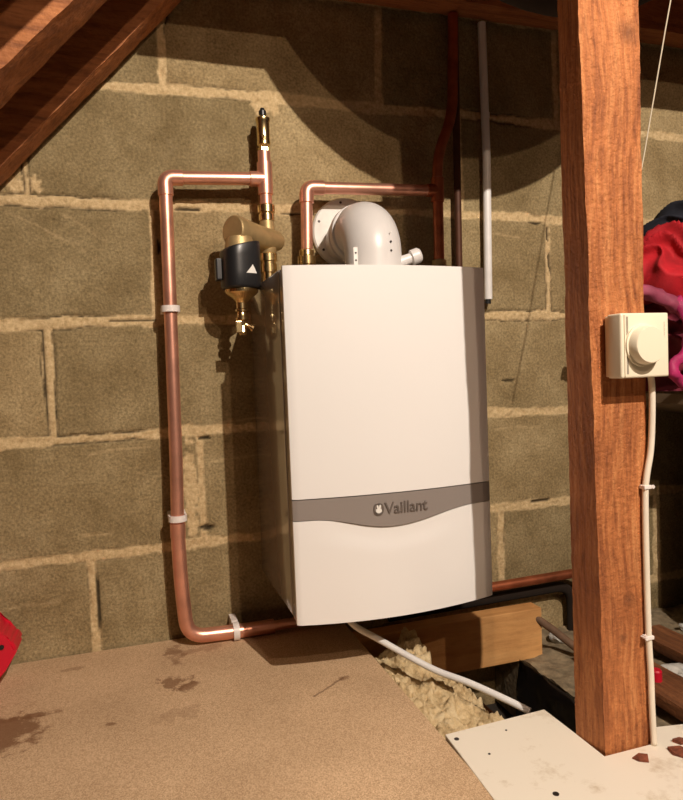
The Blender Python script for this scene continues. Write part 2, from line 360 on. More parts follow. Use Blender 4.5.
def rough_beam(sections, n_long, jitter, seed):
    """sections: function t -> four corners (Vectors); gives a sawn beam with slightly uneven arrises"""
    bm = bmesh.new(); rings = []
    for i in range(n_long+1):
        t = i/n_long; c = sections(t); ring = []
        for k in range(4):
            a, b_ = c[k], c[(k+1) % 4]
            for j in range(4):
                p_ = a.lerp(b_, j/4.0)
                amp = jitter*(1.8 if j == 0 else 0.5)
                nv = noise.noise_vector(p_*16+Vector((seed, k*3.1, 0)))*0.6+noise.noise_vector(p_*70+Vector((seed, 0, k)))*0.4
                cen = (c[0]+c[1]+c[2]+c[3])/4
                ring.append(bm.verts.new(p_+nv*amp+(cen-p_).normalized()*(jitter*0.8 if j == 0 else 0)))
        rings.append(ring)
    m = len(rings[0])
    for a, b_ in zip(rings, rings[1:]):
        for k in range(m): bm.faces.new((a[k], a[(k+1) % m], b_[(k+1) % m], b_[k]))
    bm.faces.new(rings[0][::-1]); bm.faces.new(rings[-1])
    return bm

def catmull(P, n=8):
    P = [Vector(q) for q in P]; out = []
    for i in range(len(P)-1):
        p0, p1, p2, p3 = P[max(0, i-1)], P[i], P[i+1], P[min(len(P)-1, i+2)]
        for k in range(n):
            t = k/n; out.append(0.5*((2*p1)+(-p0+p2)*t+(2*p0-5*p1+4*p2-p3)*t*t+(-p0+3*p1-3*p2+p3)*t**3))
    out.append(P[-1]); return out

# ---------------------------------------------------------------- the block wall
COURSE = 0.225
SCR = [[-0.265, 0.653, -0.131, 0.586],[-0.168, 0.651, -0.094, 0.606],[-0.315, -0.087, -0.211, -0.079],[-0.205, 0.036, -0.111, 0.041],[0.077, 0.233, 0.186, 0.251],[0.044, 0.154, 0.191, 0.175],[0.309, 1.027, 0.376, 1.071],[0.115, 1.044, 0.183, 1.003],[-0.269, 0.437, -0.271, 0.335],[-0.143, 0.194, -0.031, 0.206],[0.692, 0.642, 0.822, 0.636],[0.742, 0.186, 0.864, 0.19],[0.746, -0.122, 0.769, -0.221]]
OFFS = {-2: 0.12, -1: -0.150, 0: 0.065, 1: 0.246, 2: -0.006, 3: 0.222, 4: 0.03, 5: 0.2, 6: 0.05, 7: 0.25, 8: 0.0}
def build_wall():
    def axis(lo, hi, c0, c1, fine, coarse):
        v = []; x = lo
        while x < hi:
            v.append(x); x += fine if c0 <= x < c1 else coarse
        v.append(hi); return v
    X = axis(-1.3, 2.4, -0.42, 1.42, 0.0032, 0.03); Z = axis(-0.52, 2.02, -0.40, 1.14, 0.0032, 0.03)
    X = [x for x in X]
    verts = []; cols = []
    hn = lambda a, b_, s: noise.noise(Vector((a, b_, s)))
    for z in Z:
        for x in X:
            wz = 0.0070*hn(x*4, z*4, 1.3)+0.0016*hn(x*28, z*28, 7.7)+0.0022*hn(x*120, z*120, 2.2)
            wx = 0.0070*hn(x*4, z*4, 5.1)+0.0016*hn(x*28, z*28, 9.7)+0.0022*hn(x*120, z*120, 4.2)
            zz = z+wz-0.003*math.sin(x*3.0)
            row = math.floor(zz/COURSE); fz = zz-row*COURSE
            dz = min(fz, COURSE-fz)
            off = OFFS.get(row, 0.1)+0.0
            xx = (x+wx-off)/0.45; ci = math.floor(xx); fx = (xx-ci)*0.45
            dx = min(fx, 0.45-fx)
            jv = 0.0100+0.0040*hn(x*7, z*7, 3.3)+0.004*hn(x*30, z*30, 6.6)   # half joint widths, smeared unevenly
            jx = 0.0082+0.005*hn(x*9, z*9, 8.3)+0.003*hn(x*30, z*30, 5.6)
            d = min(dz-jv, dx-jx)          # > 0 inside a block
            mm = max(0.0, min(1.0, 0.5-d/0.0028))
            hb = 0.0016*hn(x*9, z*9, row*3.1+ci*1.7)+0.0010*hn(x*60, z*60, 0.4)+0.0005*hn(x*200, z*200, 0.9)
            hm = 0.0030*hn(x*34, z*34, 11.0)+0.0020*hn(x*100, z*100, 3.0)-0.0005
            # cracks and missing mortar along some joint edges
            crack = 0.0
            cn = hn(x*3.2, z*3.2, 21.0); edge = abs(d)
            if edge < 0.0026 and cn > 0.17: crack = min(1.0, (cn-0.17)*7)*(1-edge/0.0026)
            for (cx_, cz_, rx_, rz_) in ((0.065, 0.670, 0.030, 0.0038), (0.902, 0.575, 0.0036, 0.026), (0.898, 0.640, 0.004, 0.022), (0.004, 0.595, 0.004, 0.016), (-0.143, -0.095, 0.0042, 0.058),
                                 (0.865, 0.668, 0.022, 0.003), (0.07, 0.030, 0.016, 0.006), (0.075, 0.212, 0.015, 0.004), (-0.198, 0.275, 0.003, 0.010), (-0.214, 0.35, 0.0017, 0.10), (0.29, 0.668, 0.04, 0.0025), (-0.05, 0.452, 0.05, 0.002), (0.86, 0.008, 0.03, 0.003), (0.78, 0.30, 0.018, 0.003)):
                q = ((x-cx_)/rx_)**2+((z-cz_)/rz_)**2
                q *= 1+0.9*hn(x*60, z*60, 31.0)
                if q < 1: crack = max(crack, min(1.0, (1-q)*3))
            for (qx_, qz_, rx_, rz_) in ((0.044, 0.10, 0.015, 0.105), (0.235, 0.885, 0.03, 0.018), (-0.23, 0.70, 0.03, 0.022), (-0.01, 0.45, 0.03, 0.012), (0.90, 0.455, 0.03, 0.013), (0.975, 0.10, 0.02, 0.10)):
                q = ((x-qx_)/rx_)**2+((z-qz_)/rz_)**2+1.1*hn(x*40, z*40, 77)+0.8*hn(x*110, z*110, 71)
                if q < 1: mm = max(mm, min(1.0, (1-q)*3))
            for (ax_, az_, bx_, bz_) in SCR:
                if min(ax_, bx_)-0.01 < x < max(ax_, bx_)+0.01 and min(az_, bz_)-0.012 < z < max(az_, bz_)+0.012:
                    lx_, lz_ = bx_-ax_, bz_-az_; l2 = lx_*lx_+lz_*lz_
                    t_ = max(0, min(1, ((x-ax_)*lx_+(z-az_)*lz_)/l2)); wob = 0.003*math.sin(t_*5)
                    dd = math.hypot(x-ax_-lx_*t_, z-az_-lz_*t_-wob)
                    if dd < 0.0032: mm = max(mm, 0.75*(1-dd/0.0032)*(0.6+0.9*hn(x*60, z*60, 51)))
            h = hb*(1-mm)+hm*mm-0.0060*crack
            if x < -0.45 or x > 1.45 or z > 1.16: h *= 0.3
            verts.append((x, -h, z))
            tint = 0.5+0.5*math.sin(row*12.9898+ci*78.233)
            cols.extend((mm, tint, crack*0.9, 1.0))
    nx, nz = len(X), len(Z)
    faces = [(j*nx+i, j*nx+i+1, (j+1)*nx+i+1, (j+1)*nx+i) for j in range(nz-1) for i in range(nx-1)]
    b0 = len(verts)      # give it depth: a back slab
    x0, x1, z0, z1 = X[0], X[-1], Z[0], Z[-1]
    verts += [(x0, 0.1, z0), (x1, 0.1, z0), (x1, 0.1, z1), (x0, 0.1, z1)]; cols += [0, 0.5, 0, 1]*4
    faces += [(b0, b0+3, b0+2, b0+1)]
    faces += [tuple([i for i in range(nx)][::-1])+(b0, b0+1), tuple((nz-1)*nx+i for i in range(nx))+(b0+2, b0+3)]
    faces += [tuple(j*nx for j in range(nz))+(b0+3, b0), tuple(j*nx+nx-1 for j in range(nz))[::-1]+(b0+1, b0+2)]
    me = bpy.data.meshes.new('wall_back'); me.from_pydata(verts, [], faces)
    ca = me.color_attributes.new('mask', 'FLOAT_COLOR', 'POINT'); ca.data.foreach_set('color', cols)
    me.polygons.foreach_set('use_smooth', [True]*len(me.polygons)); me.update()
    o = bpy.data.objects.new('wall_back', me); COL.objects.link(o); me.materials.append(M['wall']); o['kind'] = 'structure'
build_wall()

# ---------------------------------------------------------------- floor and what lies under it
FZ = -0.188
struct('floor_chipboard', B(-1.3, 0.338, -1.0, -0.004, FZ-0.018, FZ, bev=0.0012, seg=1), M['chip'])
bpy.data.objects['floor_chipboard'].name = 'floor'
struct('floor_sub', B(-1.3, 2.4, -2.7, -0.004, -0.52, -0.46), M['dark'])
# sloping roof: boards/felt above the rafters
RS, RC = 1.0952, 0.986
def roofz(x): return RS*x+RC
bm = bmesh.new()
poly_prism(bm, [(-1.3, roofz(-1.3)+0.165), (0.95, roofz(0.95)+0.165), (2.4, roofz(0.95)+0.165-1.45*RS), (2.4, roofz(0.95)+0.205-1.45*RS), (0.95, roofz(0.95)+0.205), (-1.3, roofz(-1.3)+0.205)], 'y', -2.7, 0.1)
struct('ceiling', bm, M['felt'])

# rafters
def rafter(y0, y1, label, seed, x0=-0.85, x1=0.9, depth=0.092, drop=0.0):
    nrm = Vector((-RS, 0, 1)).normalized()*depth
    def sec(t):
        x = x0+(x1-x0)*t
        a = Vector((x, y0, roofz(x)-drop)); b_ = Vector((x, y1, roofz(x)-drop))
        return [a, b_, b_+nrm, a+nrm]
    o = obj('rafter', rough_beam(sec, 150, 0.0022, seed), M['rafter']); rebase(o, (x0, (y0+y1)/2, roofz(x0)))
    tag(o, label, 'rafter', 'sloping roof rafters')
rafter(-0.090, -0.018, 'sloping roof rafter lying tight against the block wall', 1.0)
rafter(-0.352, -0.262, 'sloping roof rafter in the top left corner, nearer than the one on the wall', 5.0)
rafter(-0.69, -0.61, 'sloping roof rafter out of view above the top left corner', 9.0, drop=-0.016)
def sec(t):
    x = 0.13+(2.2-0.13)*t
    return [Vector((x, -0.085, 1.103)), Vector((x, -0.020, 1.106)), Vector((x, -0.020, 1.22)), Vector((x, -0.085, 1.22))]
o = obj('ceiling_beam', rough_beam(sec, 120, 0.0018, 2.0), M['rafter']); rebase(o, (0.13, -0.07, 1.06))
tag(o, 'horizontal brown timber beam along the top of the block wall', 'beam')

def sec(t):
    x = 0.075+(1.60-0.075)*t
    return [Vector((x, -0.335, 1.060)), Vector((x, -0.275, 1.060)), Vector((x, -0.275, min(1.32, roofz(x)+0.12))), Vector((x, -0.335, min(1.32, roofz(x)+0.12)))]
o = obj('shade_beam', rough_beam(sec, 30, 0.0012, 22.0), M['rafter']); rebase(o, (0.1, -0.3, 1.06))  # unseen beam added to shade the top of the wall
tag(o, 'timber beam out of view above the boiler, added to shade the upper wall', 'beam')

# ---------------------------------------------------------------- timber post
def sec(t):
    z = -0.44+(1.50+0.44)*t
    xl = 0.5185-0.0178*(z+0.188)+0.0012*noise.noise(Vector((z*9, 2, 5)))
    return [Vector((xl, -0.634, z)), Vector((0.5965, -0.634, z)), Vector((0.5965, -0.575, z)), Vector((0.5135-0.003*(z+0.188), -0.578, z))]
o = obj('timber_post', rough_beam(sec, 420, 0.0011, 12.0), M['post']); smooth_by_angle(o, 50)
tag(o, 'rough-sawn orange-brown timber post rising from the white board', 'post')

# ---------------------------------------------------------------- wall-hung boiler
BX, BZ = 0.1796, 0.5097; BW, BH, BD = 0.3632, 0.5864, 0.3131
boi = thing('boiler', 'white wall-hung gas boiler with a grey band across its front', 'boiler', (BX+BW/2, -0.002, BZ-BH))
def front_y(x, bul=0.018):
    s = (x-BX)/BW*2-1
    return -(BD+bul*(1-s*s))
def zbot(x):
    s = (x-BX)/BW*2-1
    return BZ-BH-0.0035*(1-s*s)
def front_sheet(zlo, zhi, thick, inset=0.0, nx=48, nz=6, bev=0.0025, dent=None):
    """curved front sheet: zlo/zhi functions of x"""
    bm = bmesh.new(); fr = []; bk = []
    for i in range(nx+1):
        x = BX+inset+(BW-2*inset)*i/nx; a = []; c = []
        for j in range(nz+1):
            t = j/nz; z = zlo(x)+(zhi(x)-zlo(x))*t
            e = min(i, nx-i)/nx*(BW)*1.0
            rnd = bev*(1-min(1.0, e/0.006))**2
            dd = dent(x, z) if dent else 0
            a.append(bm.verts.new((x, front_y(x)+rnd+dd, z))); c.append(bm.verts.new((x, -BD+thick if False else -(BD-thick), z)))
        fr.append(a); bk.append(c)
    for i in range(nx):
        for j in range(nz):
            bm.faces.new((fr[i][j], fr[i+1][j], fr[i+1][j+1], fr[i][j+1])); bm.faces.new((bk[i][j], bk[i][j+1], bk[i+1][j+1], bk[i+1][j]))
        bm.faces.new((fr[i][0], bk[i][0], bk[i+1][0], fr[i+1][0])); bm.faces.new((fr[i][nz], fr[i+1][nz], bk[i+1][nz], bk[i][nz]))
    for j in range(nz):
        bm.faces.new((fr[0][j], fr[0][j+1], bk[0][j+1], bk[0][j])); bm.faces.new((fr[nx][j], bk[nx][j], bk[nx][j+1], fr[nx][j+1]))
    return bm
def band_top(x): return 0.1300-0.0005
def band_low(x):
    t = (x-BX)/BW
    g = math.exp(-((t-0.455)/0.20)**4*0.8) if True else 0
    s = 0.5-0.5*math.cos(max(0, min(1, (t-0.08)/0.38))*PI) if t < 0.46 else 0.5+0.5*math.cos(max(0, min(1, (t-0.46)/0.46))*PI)
    return 0.0960-0.0215*s
# steel case behind the front
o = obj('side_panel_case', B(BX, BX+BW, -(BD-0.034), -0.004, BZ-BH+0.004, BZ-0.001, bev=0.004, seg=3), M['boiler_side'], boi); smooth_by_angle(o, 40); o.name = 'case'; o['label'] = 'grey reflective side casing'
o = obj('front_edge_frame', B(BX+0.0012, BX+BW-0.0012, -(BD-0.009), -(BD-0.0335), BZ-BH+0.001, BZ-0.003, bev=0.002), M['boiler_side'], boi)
o = obj('front_panel', front_sheet(lambda x: 0.1312, lambda x: BZ, 0.010, nz=30), M['boiler_white'], boi); smooth_by_angle(o, 40)
def dent(x, z):   # shallow finger recess under the band
    t = (x-BX-0.455*BW)/(0.30*BW); u = (band_low(x)-z)/0.032
    return 0.0035*math.exp(-(t*t)**2)*math.exp(-u*u*u*u) if abs(t) < 1.6 and u > -0.2 else 0
o = obj('lower_flap', front_sheet(zbot, lambda x: band_low(x)-0.0012, 0.010, nz=40, nx=72, dent=dent), M['boiler_white'], boi); smooth_by_angle(o, 40)
band = obj('trim_band', front_sheet(band_low, band_top, 0.0125, nz=4, nx=72), M['boiler_band'], boi, smooth=False); smooth_by_angle(band, 40)
band['label'] = 'silver-grey band with embossed maker lettering'
def text_mesh(body, size, extrude):
    cu = bpy.data.curves.new('lettering', 'FONT'); cu.body = body; cu.size = size; cu.extrude = extrude; cu.resolution_u = 3; cu.offset = 0.00025
    to = bpy.data.objects.new('tmp_text', cu); COL.objects.link(to)
    bpy.context.view_layer.update()
    me = bpy.data.meshes.new_from_object(to.evaluated_get(bpy.context.evaluated_depsgraph_get()))
    bm = bmesh.new(); bm.from_mesh(me); bpy.data.objects.remove(to); bpy.data.meshes.remove(me)
    return bm
def put_on_front(bm, x0, z0, width=None):
    xs = [v.co.x for v in bm.verts]; mn, mx_ = min(xs), max(xs); k = (width/(mx_-mn)) if width else 1.0
    for v in bm.verts:
        x = x0+(v.co.x-mn)*k; z = z0+v.co.y*1.12; y = front_y(x)-0.0006-v.co.z-0.0006
        v.co = (x, y, z)
obj('brand_lettering', (lambda b_: (put_on_front(b_, 0.3320, 0.0965, 0.0785), b_)[1])(text_mesh('Vaillant', 0.0245, 0.0010)), M['letter'], band)
# rounded emblem: a hare's head and ears looking out of an egg
bm = bmesh.new(); cx, cz = 0.3215, 0.1055
def ring2d(bm, pts_o, pts_i, d):
    A = [bm.verts.new((p_[0], front_y(p_[0])-d, p_[1])) for p_ in pts_o]; C = [bm.verts.new((p_[0], front_y(p_[0])-d, p_[1])) for p_ in pts_i]
    A2 = [bm.verts.new((p_[0], front_y(p_[0])+0.0005, p_[1])) for p_ in pts_o]; C2 = [bm.verts.new((p_[0], front_y(p_[0])+0.0005, p_[1])) for p_ in pts_i]
    n = len(A)
    for i in range(n):
        j = (i+1) % n
        bm.faces.new((A[i], A[j], C[j], C[i])); bm.faces.new((A[i], A2[i], A2[j], A[j])); bm.faces.new((C[i], C[j], C2[j], C2[i])); bm.faces.new((A2[i], C2[i], C2[j], A2[j]))
def egg(rx, rz, n=36): return [(cx+rx*math.copysign(abs(math.cos(2*PI*k/n))**0.8, math.cos(2*PI*k/n)), cz+rz*math.copysign(abs(math.sin(2*PI*k/n))**0.8, math.sin(2*PI*k/n))) for k in range(n)]
ring2d(bm, egg(0.0088, 0.0100), egg(0.0068, 0.0080), 0.0022)
obj('emblem_ring', bm, M['letter'], band)
bm = bmesh.new()
def plate2d(bm, pts, d):
    A = [bm.verts.new((p_[0], front_y(p_[0])-d, p_[1])) for p_ in pts]; C = [bm.verts.new((p_[0], front_y(p_[0])+0.0004, p_[1])) for p_ in pts]
    bm.faces.new(A); bm.faces.new(C[::-1])
    for i in range(len(A)): bm.faces.new((A[i], C[i], C[(i+1) % len(A)], A[(i+1) % len(A)]))
plate2d(bm, [(cx+0.0052*math.cos(a), cz-0.0024+0.0042*math.sin(a)) for a in [2*PI*k/20 for k in range(20)]], 0.0026)
for s in (-1, 1):
    plate2d(bm, [(cx+s*(0.0014+0.0016*math.cos(a))+s*0.0014*(math.sin(a)+1)*0.5, cz+0.0040+0.0034*math.sin(a)) for a in [2*PI*k/14 for k in range(14)]], 0.0028)
obj('emblem_figure', bm, M['flue_plate'], band)

# ---------------------------------------------------------------- flue
fl = thing('boiler_flue', 'white round flue elbow on top of the boiler running into the wall', 'flue', (0.388, -0.17, BZ))
o = obj('wall_plate', LA((0.391, 0.004, 0.630), (0, -1, 0), [(0, 0.074), (0.012, 0.074), (0.016, 0.071), (0.016, 0.055)], 48), M['flue_plate'], fl); smooth_by_angle(o, 30)
for a in (100, 160, 215, 265):
    obj('screw', LA((0.391+0.064*math.cos(math.radians(a)), -0.011, 0.630+0.064*math.sin(math.radians(a))), (0, -1, 0), [(0, 0.0028), (0.0015, 0.0028)], 10), M['screw'], fl)
FX, FY, FZc, FR = 0.384, -0.183, 0.609, 0.056
path = [(0.389, -0.012, FZc), (0.387, -0.055, FZc), (0.383, FY+FR, FZc)]
for k in range(1, 15):
    a = PI/2*k/14; path.append((FX, FY+FR-FR*math.sin(a), FZc-FR+FR*math.cos(a)))
path.append((FX, FY, BZ-0.001))
bm = bmesh.new(); rr = [0.046]*2+[0.0535]*(len(path)-2); tube(bm, path, rr, 40)
o = obj('elbow', bm, M['flue_white'], fl); smooth_by_angle(o, 50)
o = obj('socket_collar', T([(0.386, -0.088, FZc), (0.386, -0.090, FZc), (0.386, -0.108, FZc), (0.386, -0.110, FZc)], [0.0525, 0.0575, 0.0575, 0.0545], 40), M['flue_white'], fl); smooth_by_angle(o, 40)
o = obj('seal_ring', T([(0.388, -0.048, FZc), (0.388, -0.050, FZc), (0.388, -0.058, FZc), (0.388, -0.060, FZc)], [0.0470, 0.0520, 0.0520, 0.0470], 40), M['flue_white'], fl); smooth_by_angle(o, 40)
obj('bracket', B(0.3270, 0.3350, -0.2365, -0.2350, BZ-0.001, 0.556, bev=0.0005), M['flue_plate'], fl)
for z in (0.546, 0.533): obj('screw', LA((0.3310, -0.2363, z), (0, -1, 0), [(0, 0.0017), (0.001, 0.0017)], 10), M['screw'], fl)
for z in (0.568, 0.552, 0.585): obj('screw', LA((0.400, FY-0.0500, z), (0, -1, 0), [(0, 0.0023 if z < 0.58 else 0.0014), (0.0022, 0.0020 if z < 0.58 else 0.0012)], 12), M['screw'] if z < 0.58 else M['flue_plate'], fl)
o = obj('test_point', LA((0.412, -0.200, 0.530), Vector((0.062, -0.012, 0.022)), [(0, 0.012), (0.042, 0.0095), (0.043, 0.0145), (0.057, 0.0145), (0.061, 0.011)], 20), M['flue_white'], fl); smooth_by_angle(o, 40)
o = obj('base_collar', T([(FX, FY, BZ-0.001), (FX, FY, BZ+0.001), (FX, FY, BZ+0.010), (FX, FY, BZ+0.012)], [0.062, 0.064, 0.064, 0.058], 40), M['flue_white'], fl); smooth_by_angle(o, 40)

# ---------------------------------------------------------------- copper pipework
PR = 0.0125
def band_ring(bm, p_, d, r, h):
    p_ = Vector(p_); d = Vector(d).normalized()
    lathe(bm, p_-d*h/2, d, [(0, PR*0.98), (0.0015, r*0.97), (0.003, r), (h-0.003, r), (h-0.0015, r*0.97), (h, PR*0.98)], 22)
run = thing('heating_pipe', 'copper pipe looping down the wall left of the boiler and back under it', 'pipe', (0.02, -0.05, -0.16))
low = fillet([(0.0200, -0.05, 0.695), (0.0180, -0.05, 0.48), (0.0145, -0.05, 0.178), (0.0110, -0.05, 0.04)], 0.02, 3)
o = obj('upright_pipe', T(low, PR, 24), M['copper'], run, True); smooth_by_angle(o, 50)
o = obj('top_pipe', T([(0.035, -0.05, 0.716), (0.190, -0.05, 0.722)], PR, 24), M['copper'], run, True); smooth_by_angle(o, 50)
def elbow(bm, pts, rad, r=0.0145, n=10):
    P = fillet(pts, rad, n); rr = [r]*len(P)
    d0 = (P[0]-P[1]).normalized(); d1 = (P[-1]-P[-2]).normalized()
    P = [P[0]+d0*0.001]+P+[P[-1]+d1*0.001]; rr = [PR*0.99]+rr+[PR*0.99]
    tube(bm, P, rr, 24); return bm
o = obj('elbow', elbow(bmesh.new(), [(0.0200, -0.05, 0.682), (0.0195, -0.05, 0.7155), (0.052, -0.05, 0.7165)], 0.022), M['copper'], run, True); smooth_by_angle(o, 50)
bm = bmesh.new(); elbow(bm, [(0.0115, -0.05, 0.056), (0.0108, -0.05, 0.028)], 0, 0.0148)
o = obj('coupling', bm, M['copper'], run); smooth_by_angle(o, 50)
bend = fillet([(0.0108, -0.05, 0.034), (0.0120, -0.052, -0.06), (0.0190, -0.055, -0.168), (0.13, -0.055, -0.172), (0.19, -0.055, -0.1725)], [0.05, 0.036, 0.01], 8)
o = obj('swept_bend', T(bend, 0.0138, 24), M['copper'], run); smooth_by_angle(o, 50)
bm = bmesh.new(); tube(bm, [(0.150, -0.055, -0.1722), (0.42, -0.055, -0.172)], 0.0100, 20)
o = obj('tail_pipe', bm, M['copper'], run); smooth_by_angle(o, 50)

# tee, vent riser, union
ris = thing('pipe_riser', 'short copper riser with a tee above the left edge of the boiler', 'pipe', (0.212, -0.05, BZ))
bm = bmesh.new(); tube(bm, [(0.212, -0.05, 0.668), (0.212, -0.05, 0.776)], PR, 24); o = obj('upright_pipe', bm, M['copper'], ris); smooth_by_angle(o, 50)
bm = bmesh.new(); elbow(bm, [(0.212, -0.05, 0.692), (0.212, -0.05, 0.754)], 0, 0.0150); elbow(bm, [(0.182, -0.05, 0.7215), (0.212, -0.05, 0.7225)], 0, 0.0148)
o = obj('tee_fitting', bm, M['copper'], ris); smooth_by_angle(o, 50)
bm = bmesh.new(); lathe(bm, (0.212, -0.05, 0.640), (0, 0, 1), [(0, 0.012), (0, 0.0155), (0.012, 0.0155), (0.012, 0.0135), (0.016, 0.0135), (0.016, 0.017), (0.030, 0.017), (0.033, 0.0125)], 6 if False else 24)
o = obj('compression_nut', bm, M['brass'], ris); smooth_by_angle(o, 30); o['label'] = 'brass nut at the foot of the tee'
bm = bmesh.new(); lathe(bm, (0.212, -0.05, BZ-0.001), (0, 0, 1), [(0, 0.0125), (0.030, 0.0125), (0.030, 0.0165), (0.046, 0.0165), (0.046, 0.0145), (0.052, 0.0145), (0.052, 0.0175), (0.066, 0.0175), (0.068, 0.013), (0.074, 0.013)], 24)
o = obj('lower_nut', bm, M['brass'], ris); smooth_by_angle(o, 30)
av = thing('air_vent_valve', 'brass automatic air vent with a black cap on the copper riser', 'valve', (0.2125, -0.05, 0.772))
o = obj('hex_base', LA((0.2122, -0.05, 0.766), (0, 0, 1), [(0, 0.010), (0.004, 0.012), (0.016, 0.012), (0.018, 0.008)], 6), M['brass'], av)
o = obj('body', LA((0.2125, -0.05, 0.782), (0, 0, 1), [(0, 0.008), (0.004, 0.010), (0.006, 0.0128), (0.012, 0.0135), (0.014, 0.0128), (0.050, 0.0128), (0.052, 0.0142), (0.058, 0.0142), (0.060, 0.010), (0.063, 0.008)], 28), M['brass'], av); smooth_by_angle(o, 35)
o = obj('cap', LA((0.2125, -0.05, 0.845), (0, 0, 1), [(0, 0.0075), (0.009, 0.0075), (0.012, 0.005), (0.015, 0.004)], 18), M['black_plastic'], av); smooth_by_angle(o, 35); o['label'] = 'black cap'
o = obj('side_screw', LA((0.2095, -0.062, 0.801), (-0.3, -1, 0), [(0, 0.0034), (0.004, 0.0034), (0.005, 0.002)], 12), M['brass'], av)

# right loop
rl = thing('boiler_flow_pipe', 'copper pipe arching over the flue from boiler top to wall pipe', 'pipe', (0.293, -0.055, BZ))
y = -0.055
loop = fillet([(0.290, y, 0.560), (0.295, y, 0.7085), (0.584, y, 0.7155)], 0.018, 8)
o = obj('arched_pipe', T(loop, PR*0.96, 24), M['copper'], rl); smooth_by_angle(o, 50)
o = obj('elbow', elbow(bmesh.new(), [(0.294, y, 0.678), (0.295, y, 0.7085), (0.330, y, 0.7095)], 0.022), M['copper'], rl); smooth_by_angle(o, 50)
o = obj('compression_nut', LA((0.290, y, BZ-0.001), (0, 0, 1), [(0, 0.013), (0.018, 0.013), (0.018, 0.0175), (0.036, 0.0175), (0.038, 0.0145), (0.046, 0.0145), (0.046, 0.0185), (0.062, 0.0185), (0.064, 0.0150), (0.074, 0.0145), (0.076, 0.0125)], 24), M['brass'], rl); smooth_by_angle(o, 30)
o['label'] = 'brass nut on the boiler top'
bm = bmesh.new(); tube(bm, fillet([(0.584, y, BZ+0.03), (0.587, y, 0.790), (0.632, -0.045, 0.880), (0.644, -0.038, 1.10)], 0.045, 8), PR*0.90, 24)
o = obj('swan_neck_pipe', bm, M['copper_old'], rl); smooth_by_angle(o, 50)
bm = bmesh.new(); elbow(bm, [(0.585, y, 0.692), (0.5865, y, 0.742)], 0, 0.0138); elbow(bm, [(0.560, y, 0.715), (0.584, y, 0.7155)], 0, 0.0136)
o = obj('tee_fitting', bm, M['copper_old'], rl); smooth_by_angle(o, 50)
o = obj('lower_nut', LA((0.584, y, BZ-0.001), (0, 0, 1), [(0, 0.012), (0.020, 0.012), (0.020, 0.019), (0.045, 0.019), (0.047, 0.016), (0.058, 0.016), (0.060, 0.0115)], 24), M['brass_dull'], rl); smooth_by_angle(o, 30)
o = obj('wall_pipe', T(fillet([(0.657, -0.022, 1.13), (0.652, -0.022, 0.80), (0.648, -0.022, 0.47)], 0.02, 3), 0.0080, 18), plain('dull_dark_copper', (0.09, 0.032, 0.014), 0.6, 0.3, 0.3, 30)); smooth_by_angle(o, 50); rebase(o, (0.648, -0.022, 0.47))
tag(o, 'dark tarnished copper pipe running straight up the wall behind the boiler', 'pipe')
o = obj('shade_pipe', T(fillet([(0.45, -0.026, -0.202), (0.923, -0.026, -0.196), (0.923, -0.026, -0.33)], 0.05, 10), 0.0125, 18), plain('shade_pipe_black', (0.014, 0.007, 0.003), 1.0), None); smooth_by_angle(o, 50); rebase(o, (0.68, -0.026, -0.2))  # dark pipe added to thicken the band of shade under the copper pipe
tag(o, 'black pipe added as shade on the wall below the copper one, bending down', 'pipe')
# supply pipe under the boiler, turning down behind the post
gp = fillet([(0.44, -0.055, -0.166), (0.945, -0.052, -0.160), (0.950, -0.052, -0.34)], 0.045, 10)
o = obj('supply_pipe', T(gp, 0.0108, 20), M['copper_old']); smooth_by_angle(o, 50); rebase(o, (0.68, -0.05, -0.17))
tag(o, 'tarnished copper pipe along the wall right of the boiler, bending down', 'pipe')
o = obj('low_pipe', T([(0.745, -0.105, -0.208), (0.79, -0.135, -0.245), (0.87, -0.19, -0.320)], 0.0085, 18), plain('dusty_pipe', (0.14, 0.08, 0.045), 0.8, 0, 0.3, 40)); smooth_by_angle(o, 50); rebase(o, (0.79, -0.1, -0.27)); o.name = 'stub_pipe'
tag(o, 'short dull pipe slanting down past the end of the pine block', 'pipe')

# pipe clips
def clip(loc, axis, label, vert=True):
    t = thing('pipe_clip', label, 'clip', loc, 'white plastic pipe clips')
    x, y_, z = loc
    bm = bmesh.new()
    n = 26; R0, R1, h = 0.0142, 0.0178, 0.006
    seq = [math.radians(-50+280*k/n) for k in range(n+1)]    # open ring hugging the pipe
    def pt(a, r, s):
        c_, s_ = math.cos(a)*r, math.sin(a)*r
        return (x+c_, y_-s_, z+s) if vert else (x+s, y_-c_, z+s_)
    G = [[bm.verts.new(pt(a, r, s)) for (r, s) in ((R0, -h), (R1, -h), (R1, h), (R0, h))] for a in seq]
    for a, b_ in zip(G, G[1:]):
        for k in range(4): bm.faces.new((a[k], a[(k+1) % 4], b_[(k+1) % 4], b_[k]))
    bm.faces.new(G[0][::-1]); bm.faces.new(G[-1])
    o = obj('collar', bm, M['clip'], t); smooth_by_angle(o, 40)
    if vert: obj('foot', B(x-0.017, x+0.017, y_+0.013, -0.0005, z-0.0065, z+0.0065, bev=0.0015), M['clip'], t)
    else: obj('foot', B(x-0.0065, x+0.0065, y_+0.013, -0.0005, z-0.016, z+0.017, bev=0.0015), M['clip'], t)
    return t
clip((0.0180, -0.05, 0.468), 'z', 'white plastic clip on upright copper pipe, upper of the two')
clip((0.0120, -0.05, 0.066), 'z', 'white plastic clip on upright copper pipe, lower of the two')
clip((0.113, -0.055, -0.1715), 'x', 'white plastic clip on horizontal copper pipe just above chipboard', False)

